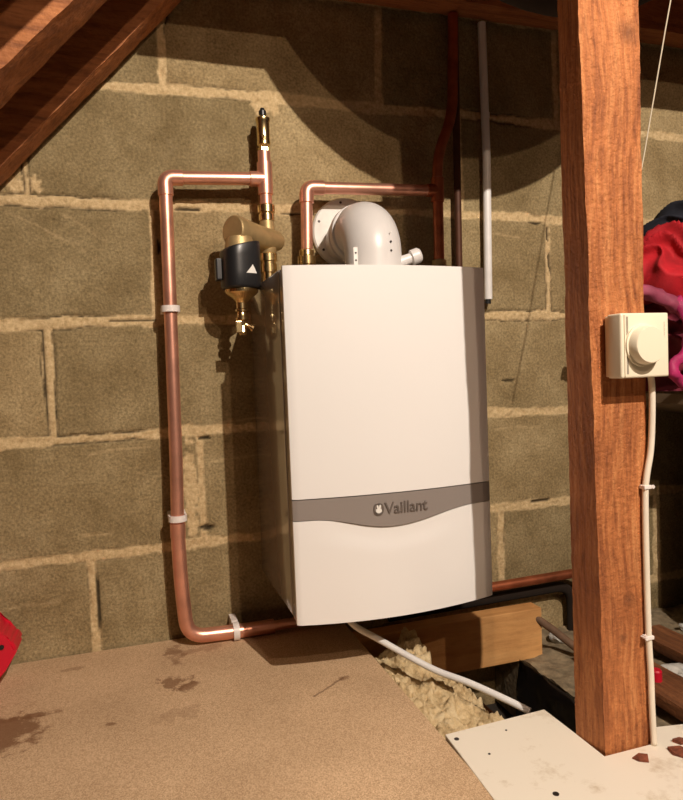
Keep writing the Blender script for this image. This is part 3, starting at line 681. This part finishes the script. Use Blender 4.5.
# ---------------------------------------------------------------- magnetic filter
mf = thing('magnetic_filter', 'brass pipe filter with a black canister hanging left of the boiler', 'filter', (0.15, -0.12, 0.44))
a = Vector((0.216, -0.050, 0.603)); c = Vector((0.122, -0.118, 0.608)); d = c-a
Ln = d.length
bm = bmesh.new(); lathe(bm, a-d.normalized()*0.030, d, [(0, 0.010), (0.004, 0.017), (0.012, 0.0205), (0.035, 0.022), (0.055, 0.0225), (Ln*0.72, 0.0245), (Ln*0.86, 0.0260), (Ln+0.008, 0.0290), (Ln+0.014, 0.0282), (Ln+0.016, 0.026), (Ln+0.0165, 0.0)], 36)
o = obj('body', bm, M['brass_dull'], mf); smooth_by_angle(o, 35)
o = obj('pipe_socket', LA((0.212, -0.050, 0.575), (0, 0, 1), [(0, 0.014), (0.006, 0.0165), (0.02, 0.0175), (0.052, 0.0150), (0.066, 0.0140)], 28), M['brass_dull'], mf); smooth_by_angle(o, 35)
cx, cy = 0.1465, -0.104
o = obj('neck', LA((cx, cy, 0.560), (0, 0, 1), [(0, 0.030), (0.015, 0.0285), (0.035, 0.024)], 30), M['brass_dull'], mf); smooth_by_angle(o, 35)
# canister: rounded, a little deeper towards the room, raised back ledge
def rounded(cx, cy, rx, ry, n=48, p_=3.0, rot=0.0):
    out = []
    for k in range(n):
        t = 2*PI*k/n; c_, s_ = math.cos(t), math.sin(t)
        X_ = rx*math.copysign(abs(c_)**(2/p_), c_); Y_ = ry*math.copysign(abs(s_)**(2/p_), s_)
        out.append((cx+X_*math.cos(rot)-Y_*math.sin(rot), cy+X_*math.sin(rot)+Y_*math.cos(rot)))
    return out
bm = bmesh.new(); rings = []
for (z, k) in ((0.4985, 0.90), (0.5005, 0.97), (0.504, 1.0), (0.530, 1.0), (0.560, 1.0), (0.5745, 1.0), (0.578, 0.97), (0.5795, 0.90)):
    rings.append([bm.verts.new((px, py, z+(0.010*((px-cx)/0.04)*(1 if z > 0.54 else 0)))) for (px, py) in rounded(cx, cy, 0.0360*k, 0.0340*k, 48, 2.7, 0.25)])
for a_, b_ in zip(rings, rings[1:]):
    for k in range(48): bm.faces.new((a_[k], a_[(k+1) % 48], b_[(k+1) % 48], b_[k]))
bm.faces.new(rings[0][::-1]); bm.faces.new(rings[-1])
can = obj('canister_sleeve', bm, M['black_plastic'], mf); smooth_by_angle(can, 40); can['label'] = 'black plastic sleeve with a white triangle'
obj('sleeve_latch', B(0.100, 0.116, -0.108, -0.085, 0.515, 0.556, bev=0.003), M['black_plastic'], mf)
# warning triangle, standing on the curved sleeve face
tm = thing_tmp = None
def on_sleeve(u, v):   # u across, v up, on the -y face
    ang = -PI/2+u/0.034+0.42
    best = rounded(cx, cy, 0.0362, 0.0342, 48, 2.7, 0.25)
    k = (ang/(2*PI))*48-0.25/(2*PI)*48
    k0 = math.floor(k); f = k-k0; p0 = best[k0 % 48]; p1 = best[(k0+1) % 48]
    px, py = p0[0]*(1-f)+p1[0]*f, p0[1]*(1-f)+p1[1]*f
    q = Vector((px-cx, py-cy, 0)).normalized()*0.0006
    return (px+q.x, py+q.y, 0.5325+v)
bm = bmesh.new()
def tri_strip(bm, P, n=6):
    rows = []
    for i in range(n+1):
        l = P[0][0]+(P[2][0]-P[0][0])*i/n, P[0][1]+(P[2][1]-P[0][1])*i/n
        r = P[1][0]+(P[2][0]-P[1][0])*i/n, P[1][1]+(P[2][1]-P[1][1])*i/n
        rows.append([bm.verts.new(on_sleeve(l[0]+(r[0]-l[0])*j/n, l[1]+(r[1]-l[1])*j/n)) for j in range(n+1)])
    for a_, b_ in zip(rows, rows[1:]):
        for j in range(n):
            try: bm.faces.new((a_[j], a_[j+1], b_[j+1], b_[j]))
            except Exception: pass
tri_strip(bm, [(-0.0078, -0.008), (0.0078, -0.008), (0.0, 0.0085)])
obj('warning_triangle', bm, M['flue_plate'], can)
o = obj('bowl', LA((cx, cy, 0.500), (0, 0, -1), [(0, 0.030), (0.003, 0.0315), (0.008, 0.0310), (0.013, 0.026), (0.018, 0.019), (0.024, 0.0125), (0.027, 0.0110)], 36), M['brass'], mf); smooth_by_angle(o, 30)
dv = obj('drain_valve', LA((cx-0.001, cy, 0.476), (0, 0, -1), [(0, 0.0105), (0.014, 0.0105), (0.014, 0.0085), (0.016, 0.0130), (0.019, 0.0130), (0.020, 0.0085), (0.024, 0.0100), (0.031, 0.0095), (0.031, 0.0125), (0.035, 0.0125), (0.037, 0.008), (0.044, 0.0075)], 18), M['brass'], mf); smooth_by_angle(dv, 30)
bm = bmesh.new(); box(bm, cx-0.016, cx-0.004, cy-0.016, cy-0.012, 0.416, 0.438, bev=0.0015); lathe(bm, (cx-0.001, cy-0.003, 0.430), (0, 0, -1), [(0, 0.006), (0.012, 0.008), (0.018, 0.0065)], 14)
obj('tap_lever', bm, M['brass'], dv)
bm = bmesh.new(); lathe(bm, (cx+0.004, cy-0.004, 0.432), (0.9, -0.2, -0.5), [(0, 0.0045), (0.012, 0.0045), (0.013, 0.007), (0.017, 0.007)], 12)
obj('outlet_cap', bm, M['brass'], dv)

# ---------------------------------------------------------------- white conduit
cp = thing('plastic_conduit', 'white plastic pipe coming down the wall to just right of the boiler', 'pipe', (0.722, -0.02, 0.485))
o = obj('tube', T([(0.7235, -0.022, 1.10), (0.7265, -0.022, 0.80), (0.722, -0.020, 0.487)], 0.0092, 22, True), M['pvc'], cp); smooth_by_angle(o, 50)
o = obj('joint_ring', T([(0.7262, -0.022, 0.903), (0.7262, -0.022, 0.893)], 0.0098, 22), M['pvc'], cp); smooth_by_angle(o, 50)
bm = bmesh.new(); tube(bm, [(0.722, -0.020, 0.487), (0.7215, -0.018, 0.478)], [0.0060, 0.0075], 14)
obj('end_plug', bm, M['black_plastic'], cp)

# ---------------------------------------------------------------- condensate pipe
o = obj('condensate_pipe', T(catmull([(0.27, -0.17, -0.072), (0.301, -0.22, -0.123), (0.34, -0.255, -0.147), (0.41, -0.325, -0.183), (0.456, -0.375, -0.195), (0.498, -0.425, -0.209), (0.521, -0.455, -0.218)]), 0.0058, 18), M['pvc']); smooth_by_angle(o, 50); rebase(o, (0.455, -0.345, -0.194))
tag(o, 'thin white plastic pipe from under the boiler down across the insulation', 'pipe')

# ---------------------------------------------------------------- timber, ledge and insulation in the floor opening
def tbeam(name, x0, x1, y0, y1, z0, z1, mat, label, cat, seed=3.0, along='x', j=0.0012, n=60, group=None):
    def sec(t):
        if along == 'x':
            x = x0+(x1-x0)*t; return [Vector((x, y0, z0)), Vector((x, y0, z1)), Vector((x, y1, z1)), Vector((x, y1, z0))]
        yy = y0+(y1-y0)*t; return [Vector((x0, yy, z0)), Vector((x0, yy, z1)), Vector((x1, yy, z1)), Vector((x1, yy, z0))]
    o = obj(name, rough_beam(sec, n, j, seed), mat); rebase(o, ((x0+x1)/2, (y0+y1)/2, z0)); tag(o, label, cat, group)
    return o
pb = obj('pine_block', B(0.343, 0.772, -0.123, -0.083, -0.308, -0.1985, bev=0.002), M['pine']); rebase(pb, (0.56, -0.08, -0.308))
tag(pb, 'pale fresh pine timber lying along the wall below the boiler', 'timber')
pb.data.transform(Matrix.Translation((0, 0, 0)))
tbeam('floor_joist', 0.262, 0.330, -2.5, -0.02, -0.42, -0.2075, M['joist'], 'floor joist under the right edge of the chipboard', 'joist', 2.0, 'y', n=30, group='floor joists')
tbeam('floor_joist', 0.512, 0.562, -0.52, -0.135, -0.42, -0.318, M['joist'], 'brown floor joist in the opening, behind the corner of the white board', 'joist', 4.0, 'y', n=30, group='floor joists')
# dusty masonry ledge right of the opening
bm = bmesh.new(); nx, ny = 60, 70; g = []
for j in range(ny+1):
    row = []
    for i in range(nx+1):
        x = 0.722+0.60*i/nx; yy = -0.60+0.596*j/ny
        h = 0.006*noise.noise(Vector((x*14, yy*14, 0)))+0.006*noise.noise(Vector((x*50, yy*50, 4)))
        ex = 0.004*noise.noise(Vector((yy*25, 3, 1))) if i == 0 else 0
        row.append(bm.verts.new((x+ex, yy, -0.306+h)))
    g.append(row)
for j in range(ny):
    for i in range(nx): bm.faces.new((g[j][i], g[j][i+1], g[j+1][i+1], g[j+1][i]))
base = [[bm.verts.new((v.co.x, v.co.y, -0.455)) for v in row] for row in (g[0], g[-1])]
for i in range(nx): bm.faces.new((g[0][i], base[0][i], base[0][i+1], g[0][i+1])); bm.faces.new((g[-1][i+1], base[1][i+1], base[1][i], g[-1][i]))
bm.faces.new([g[j][0] for j in range(ny+1)]+[base[1][0], base[0][0]]); bm.faces.new([g[j][nx] for j in range(ny, -1, -1)]+[base[0][nx], base[1][nx]])
bm.faces.new([v for v in base[0]]+[v for v in base[1][::-1]])
o = obj('masonry_ledge', bm, M['ledge'], None); smooth_by_angle(o, 40); rebase(o, (0.9, -0.3, -0.455)); tag(o, 'dusty grey rubble-topped ledge in the floor opening behind the post', 'ledge')
for k, (x, yy, s, lab) in enumerate(((0.85, -0.075, 0.020, 'small pale mortar lump on the ledge left of the post'), (0.915, -0.11, 0.018, 'small pale mortar lump on the ledge against the post'), (1.06, -0.10, 0.022, 'mortar lump on the ledge right of the post near the wall'), (1.16, -0.14, 0.018, 'mortar lump on the ledge furthest right'))):
    bm = bmesh.new(); bmesh.ops.create_icosphere(bm, subdivisions=3, radius=s)
    for v in bm.verts: v.co += v.co.normalized()*s*0.5*noise.noise(v.co*60+Vector((k, 0, 0))); v.co.z *= 0.7; v.co += Vector((x, yy, -0.306+s*0.45))
    o = obj('mortar_lump', bm, M['rag']); rebase(o, (x, yy, -0.31)); tag(o, lab, 'rubble', 'mortar lumps on the ledge')
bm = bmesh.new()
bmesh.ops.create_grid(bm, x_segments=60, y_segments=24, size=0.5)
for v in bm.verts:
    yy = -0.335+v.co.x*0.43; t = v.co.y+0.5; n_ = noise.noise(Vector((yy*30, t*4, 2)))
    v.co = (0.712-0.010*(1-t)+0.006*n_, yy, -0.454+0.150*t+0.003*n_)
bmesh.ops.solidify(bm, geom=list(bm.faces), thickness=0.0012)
o = obj('shade_sheet', bm, plain('void_black', (0.006, 0.005, 0.005), 0.45, 0, 0.3, 60), None, True); rebase(o, (0.71, -0.33, -0.454)); tag(o, 'black sheet standing in for shade down the side of the ledge in the floor opening', 'sheet')  # added black sheet in place of the deep shade beside the ledge
# planks right of the post
tbeam('floor_plank', 0.81, 0.90, -0.60, -0.20, -0.285, -0.262, M['joist'], 'reddish timber plank lying right of the post, nearer the white board', 'plank', 6.0, 'y', n=20, group='planks right of the post')
tbeam('floor_plank', 0.975, 1.05, -0.60, -0.17, -0.285, -0.262, M['joist'], 'reddish timber plank lying right of the post, farther from the white board', 'plank', 8.0, 'y', n=20, group='planks right of the post')

# mineral wool: a torn mass with fibres
def fluff(name, label, lobes, zb, seed):
    bm = bmesh.new()
    bmesh.ops.create_grid(bm, x_segments=130, y_segments=170, size=0.5)
    xs0, xs1, ys0, ys1 = 0.345, 0.640, -0.66, -0.085
    for v in bm.verts:
        x = xs0+(v.co.x+0.5)*(xs1-xs0); yy = ys0+(v.co.y+0.5)*(ys1-ys0)
        h = 0
        for (lx, ly, rx, ry, hh) in lobes:
            q = ((x-lx)/rx)**2+((yy-ly)/ry)**2
            e_ = max(0.0, 1-q*q*0.5); h = max(h, hh*min(1.0, e_*1.35)**0.5 if e_ > 0 else 0)
        n1 = noise.noise(Vector((x*24, yy*24, seed))); n2 = noise.noise(Vector((x*70, yy*70, seed+3))); n3 = noise.noise(Vector((x*170, yy*170, seed+6)))
        rag = max(0, h-0.02)/0.12
        h += (0.016*n1+0.014*abs(n2)+0.006*n3)*min(1.0, rag*1.6)
        v.co = (x+0.006*n2, yy+0.006*n1, zb+h)
    return obj(name, bm, wool, None, True)
def wool_mat():
    m, nt, b = newmat('mineral_wool'); L = nt.links
    tc = N(nt, 'ShaderNodeTexCoord'); n = N(nt, 'ShaderNodeTexNoise'); n.inputs['Scale'].default_value = 38; n.inputs['Detail'].default_value = 9; n.inputs['Roughness'].default_value = 0.75
    L.new(tc.outputs['Object'], n.inputs['Vector'])
    rp = N(nt, 'ShaderNodeValToRGB'); e = rp.color_ramp.elements
    e[0].position = 0.32; e[0].color = (0.40, 0.27, 0.13, 1); e[1].position = 0.66; e[1].color = (0.92, 0.76, 0.48, 1); x = e.new(0.5); x.color = (0.74, 0.57, 0.32, 1)
    L.new(n.outputs['Fac'], rp.inputs['Fac']); L.new(rp.outputs['Color'], b.inputs['Base Color']); b.inputs['Roughness'].default_value = 1.0; b.inputs['Specular IOR Level'].default_value = 0.1
    bp = N(nt, 'ShaderNodeBump'); bp.inputs['Distance'].default_value = 0.01; bp.inputs['Strength'].default_value = 0.9
    L.new(n.outputs['Fac'], bp.inputs['Height']); L.new(bp.outputs['Normal'], b.inputs['Normal'])
    return m
wool = wool_mat()
o = fluff('insulation_wool', '', [(0.39, -0.29, 0.072, 0.13, 0.232), (0.415, -0.42, 0.075, 0.12, 0.218), (0.435, -0.175, 0.020, 0.026, 0.268), (0.430, -0.190, 0.035, 0.040, 0.250), (0.405, -0.21, 0.060, 0.055, 0.240), (0.445, -0.31, 0.060, 0.13, 0.205)], -0.455, 2.0)
rebase(o, (0.42, -0.3, -0.45)); tag(o, 'torn yellowish mineral wool insulation poking out of the floor opening', 'insulation', kind='stuff')

# ---------------------------------------------------------------- white board on the floor
bm = bmesh.new()
poly_prism(bm, [(0.3425, -0.513), (0.5125, -0.506), (0.5135, -0.570), (0.5135, -0.6385), (0.602, -0.6385), (0.602, -0.600), (0.70, -0.620), (1.15, -0.64), (1.15, -0.995), (0.345, -0.995), (0.3335, -0.66)], 'z', FZ-0.011, FZ+0.001)
bmesh.ops.bevel(bm, geom=list(bm.edges), offset=0.0008, segments=1, affect='EDGES')
o = obj('cover_board', bm, M['board']); wb = o; rebase(o, (0.6, -0.85, FZ-0.011)); tag(o, 'scuffed white board on the floor, notched around the post foot', 'board')
# its screw holes
for (x, yy, r) in ((0.352, -0.530, 0.0035), (0.376, -0.578, 0.0018), (0.408, -0.680, 0.0040), (0.428, -0.536, 0.0016)):
    obj('screw_hole', LA((x, yy, FZ+0.0011), (0, 0, 1), [(0, r), (0.0006, r)], 14), M['screw'], wb)
# joist under it
tbeam('floor_joist', 0.62, 0.68, -2.5, -0.66, -0.42, -0.200, M['joist'], 'floor joist hidden below the white board', 'joist', 7.0, 'y', n=20, group='floor joists')
# rusty chips
for k, (x, yy, s, lab) in enumerate(((0.553, -0.660, 0.0125, 'dark brown flake on the white board in front of the post'), (0.612, -0.668, 0.017, 'reddish brown flake on the white board at the right edge'), (0.632, -0.650, 0.014, 'flake beside another at the right edge of the white board'))):
    bm = bmesh.new(); n = (5, 6, 5)[k]; random.seed(10+k)
    rad = [s*(0.45+0.8*random.random()) for _ in range(n)]
    top = [bm.verts.new((x+rad[i]*math.cos(2*PI*i/n), yy+0.75*rad[i]*math.sin(2*PI*i/n), FZ+0.0020+0.005*random.random())) for i in range(n)]
    bot = [bm.verts.new((v.co.x*1.0, v.co.y, FZ+0.0012)) for v in top]
    ct = bm.verts.new((x, yy, FZ+0.0060)); 
    for i in range(n): bm.faces.new((top[i], top[(i+1) % n], ct)); bm.faces.new((top[i], bot[i], bot[(i+1) % n], top[(i+1) % n]))
    bm.faces.new(bot[::-1])
    o = obj('rust_flake', bm, M['rust']); rebase(o, (x, yy, FZ+0.001)); tag(o, lab, 'debris', 'flakes on the white board')

# ---------------------------------------------------------------- room thermostat on the post
th = thing('room_thermostat', 'cream square dial thermostat screwed to the timber post', 'thermostat', (0.556, -0.636, 0.355))
obj('backplate', B(0.5290, 0.5965, -0.6465, -0.6365, 0.3165, 0.3950, bev=0.002), M['cream'], th)
bm = bmesh.new(); box(bm, 0.5240, 0.5985, -0.6720, -0.6468, 0.3150, 0.3965, bev=0.0028, seg=3); o = obj('cover', bm, M['cream'], th); smooth_by_angle(o, 40)
obj('groove_rib', B(0.5285, 0.5310, -0.6735, -0.6719, 0.3170, 0.3945, bev=0.0005), M['cream'], th)
o = obj('dial', LA((0.5560, -0.6718, 0.3558), (0, -1, 0), [(0, 0.0270), (0.004, 0.0268), (0.0045, 0.0245), (0.014, 0.0235), (0.0165, 0.0220), (0.017, 0.0)], 44), M['cream'], th); smooth_by_angle(o, 35)
bm = bmesh.new(); 
for k in range(14): box(bm, 0.5905, 0.5913+0.0004*(k % 3), -0.6723, -0.6719, 0.3615+0.0017*k, 0.3625+0.0017*k)
obj('side_print', bm, plain('faint_grey_print', (0.45, 0.42, 0.33), 0.5), th)
obj('slot', B(0.5320, 0.5350, -0.6722, -0.6715, 0.3200, 0.3920), plain('slot_shadow_grey', (0.30, 0.26, 0.20), 0.6), th)

# cable down the post
ca = thing('thermostat_cable', 'cream cable running down the right edge of the post from the thermostat', 'cable', (0.602, -0.63, -0.18))
cpts = [(0.5925, -0.645, 0.325), (0.5955, -0.645, 0.300), (0.5975, -0.642, 0.255), (0.5960, -0.640, 0.215), (0.5885, -0.6400, 0.180), (0.5865, -0.6395, 0.150), (0.5865, -0.6395, 0.060), (0.5880, -0.6395, -0.035), (0.5905, -0.6395, -0.085), (0.5915, -0.6395, -0.130), (0.5935, -0.6400, -0.1865)]
o = obj('flex', T(catmull(cpts), 0.0042, 14), M['cable'], ca, True)
for z in (0.168, -0.036):
    t = thing('cable_clip', 'small white cable clip on the post, %s of the two' % ('upper' if z > 0 else 'lower'), 'clip', (0.587, -0.640, z), 'cable clips on the post')
    obj('saddle', B(0.5805, 0.5925, -0.6455, -0.6350, z-0.0026, z+0.0026, bev=0.0012), M['clip'], t)
    o = obj('nail', LA((0.5945 if z > 0 else 0.5800, -0.6350, z), (0, -1, 0), [(0, 0.0012), (0.009, 0.0012), (0.009, 0.0026), (0.011, 0.0024)], 10), M['clip'], t)
o = obj('pull_cord', T([(0.850, -0.45, 1.02), (0.817, -0.45, 0.884), (0.771, -0.45, 0.684), (0.735, -0.45, 0.54)], 0.0011, 8), M['string']); rebase(o, (0.80, -0.45, 0.8))
o.data.transform(Matrix.Identity(4)); 
tag(o, 'thin pale cord slanting down behind the post at top right', 'cord')

# ---------------------------------------------------------------- clothes shelf on the right
def sec(t):
    x = 0.975+0.62*t; zt = 0.266-0.17*(x-0.975)
    return [Vector((x, -0.34, zt-0.020)), Vector((x, -0.34, zt)), Vector((x, -0.008, zt)), Vector((x, -0.008, zt-0.020))]
o = obj('wall_shelf', rough_beam(sec, 20, 0.0006, 5.0), plain('dusty_shelf_board', (0.16, 0.11, 0.065), 0.8, 0, 0.2, 20)); rebase(o, (1.2, -0.17, 0.24)); tag(o, 'dusty grey-brown sagging board shelf on the wall right of the post', 'shelf')
bm = B(1.150, 1.60, -0.42, -0.16, -0.27, 0.135, bev=0.006)  # added black box stands in for the deep shade under the shelf
o = obj('shade_box', bm, plain('shade_box_black', (0.010, 0.006, 0.004), 1.0, 0, 0.2, 20)); rebase(o, (1.3, -0.2, -0.27)); tag(o, 'black box added in place of the dark below the shelf at the right edge', 'box')
def cloth(name, label, mat, cen, rad, amp, seed, fold=(1, 0.3, 0.6), zfloor=None, freq=34):
    bm = bmesh.new(); bmesh.ops.create_icosphere(bm, subdivisions=6, radius=1.0)
    fd = Vector(fold).normalized()
    for v in bm.verts:
        q = v.co.copy()
        w_ = Vector((q.x*rad[0], q.y*rad[1], q.z*rad[2]))
        tw = noise.noise_vector(w_*9+Vector((seed, 0, 0)))*0.045
        r = math.sin((w_+tw).dot(fd)*freq*2.6+3*noise.noise(w_*12+Vector((0, seed, 0))))
        r = (1-abs(r))**1.5
        b_ = noise.noise(w_*13+Vector((0, 0, seed)))
        k = 1+amp*(r-0.35)+0.30*b_
        p_ = Vector((w_.x*k, w_.y*k, w_.z*k))+Vector(cen)
        if zfloor is not None and p_.z < zfloor: p_.z = zfloor+0.001*r
        v.co = p_
    o = obj(name, bm, mat, None, True); rebase(o, (cen[0], cen[1], zfloor if zfloor else cen[2]-rad[2])); tag(o, label, 'clothing', 'clothes piled on the shelf')
    return o
cloth('folded_garment', 'deep red garment in the middle of the pile on the shelf', M['red'], (1.075, -0.20, 0.520), (0.120, 0.10, 0.085), 0.26, 1.0, (0.9, 0.2, 0.6))
cloth('folded_garment', 'magenta and maroon garment at the bottom of the pile on the shelf', M['maroon'], (1.09, -0.20, 0.370), (0.110, 0.12, 0.120), 0.30, 4.0, (0.5, 0.1, -0.9), 0.2675, 28)
cloth('folded_garment', 'near-black garment on top of the pile on the shelf', M['navy'], (1.165, -0.18, 0.610), (0.110, 0.08, 0.080), 0.18, 7.0, (0.2, 0.3, 0.9))
for (p_, r_, lab) in ((fillet([(0.975, -0.300, 0.455), (1.000, -0.318, 0.41), (0.975, -0.328, 0.345), (0.925, -0.330, 0.318), (0.965, -0.335, 0.282), (1.06, -0.330, 0.262)], 0.03, 6), 0.010, 'bright pink garment hem looping down the front of the pile'),
                      (fillet([(0.88, -0.265, 0.480), (0.94, -0.290, 0.468), (0.99, -0.300, 0.435), (1.08, -0.300, 0.425)], 0.03, 6), 0.014, 'dull pink sleeve lying across the pile')):
    bm = bmesh.new(); tube(bm, p_, r_, 16)
    for v in bm.verts: v.co += noise.noise_vector(v.co*50)*0.006; v.co.z = max(v.co.z, 0.2675-0.17*max(0, v.co.x-0.975))
    o = obj('garment_strap', bm, M['magenta'] if 'bright' in lab else plain('dusky_pink_fabric', (0.30, 0.05, 0.10), 0.7, 0, 0.3, 30), None, True); rebase(o, p_[-1]); tag(o, lab, 'clothing', 'clothes piled on the shelf')

# red plastic item at the left edge
bm = bmesh.new()
poly_prism(bm, [(-0.42, -0.187), (-0.318, -0.187), (-0.288, -0.150), (-0.268, -0.118), (-0.276, -0.100), (-0.292, -0.092), (-0.310, -0.058), (-0.42, -0.045)], 'y', -0.125, -0.055)
bmesh.ops.bevel(bm, geom=list(bm.edges), offset=0.005, segments=2, affect='EDGES')
rt = thing('red_container', 'bright red plastic object standing on the chipboard at the left edge', 'container', (-0.37, -0.09, -0.187))
obj('shell', bm, M['redplastic'], rt)
bm = bmesh.new(); lathe(bm, (-0.292, -0.1245, -0.108), (0, -1, 0), [(0, 0.004), (0.003, 0.004)], 14); obj('catch', bm, M['black_plastic'], rt)

# scraps right of the post
bm = bmesh.new(); bmesh.ops.create_icosphere(bm, subdivisions=4, radius=1)
for v in bm.verts:
    q = Vector((v.co.x*0.045, v.co.y*0.05, v.co.z*0.016)); v.co = q*(1+0.9*noise.noise(q*50))+Vector((0.93, -0.36, -0.283))
o = obj('crumpled_rag', bm, M['rag'], None, True); rebase(o, (0.93, -0.36, -0.30)); tag(o, 'crumpled pale rag in the opening right of the post', 'rag')
bm = bmesh.new(); lathe(bm, (0.846, -0.375, -0.262), (0, 0, 1), [(0, 0.010), (0.018, 0.010), (0.021, 0.008)], 18)
o = obj('bottle_cap', bm, M['redplastic']); rebase(o, (0.846, -0.375, -0.262)); tag(o, 'small red cap beside the cable foot right of the post', 'cap')

# ---------------------------------------------------------------- out-of-frame: added round-bottomed shadow caster slung under the roof, and the two bulbs
tk = thing('shadow_caster', 'dark round-bottomed shadow caster added above the boiler, out of view', 'caster', (0.64, -0.42, 0.93))
bm = bmesh.new(); Rk = 0.38; rings = []; zc = 0.898+Rk; nseg = 48
for k in range(0, 17):
    a = math.radians(6+74*k/16); z = zc-Rk*math.cos(a); r = Rk*math.sin(a)
    rings.append([bm.verts.new((0.63+r*math.cos(2*PI*i/nseg), -0.43+0.125*(r/Rk)*math.sin(2*PI*i/nseg), z)) for i in range(nseg)])
for a_, b_ in zip(rings, rings[1:]):
    for i in range(nseg): bm.faces.new((a_[i], a_[(i+1) % nseg], b_[(i+1) % nseg], b_[i]))
bm.faces.new(rings[0][::-1]); bm.faces.new(rings[-1])
obj('caster_shell', bm, M['caster'], tk, True)
for x in (0.50, 0.78): obj('hanger_strap', B(x-0.01, x+0.01, -0.44, -0.42, 1.22, roofz(x)+0.16), M['screw'], tk)
gl = plain('bulb_glass', (0.9, 0.88, 0.84), 0.2)
for nm, L_ in (('main', LAMP1), ('second', LAMP2)):
    t = thing('pendant_bulb', 'bare bulb on a short flex behind the camera, the %s lit one' % nm, 'lamp', L_+Vector((0, 0, 0.05)), 'bare loft bulbs')
    obj('lamp_holder', LA(L_+Vector((0, 0, 0.03)), (0, 0, 1), [(0, 0.014), (0.03, 0.016), (0.05, 0.010)], 16), M['flue_plate'], t)
    obj('flex', T([L_+Vector((0, 0, 0.078)), L_+Vector((0, 0, max(0.09, roofz(L_.x)+0.155-L_.z)))], 0.003, 8), M['cable'], t)
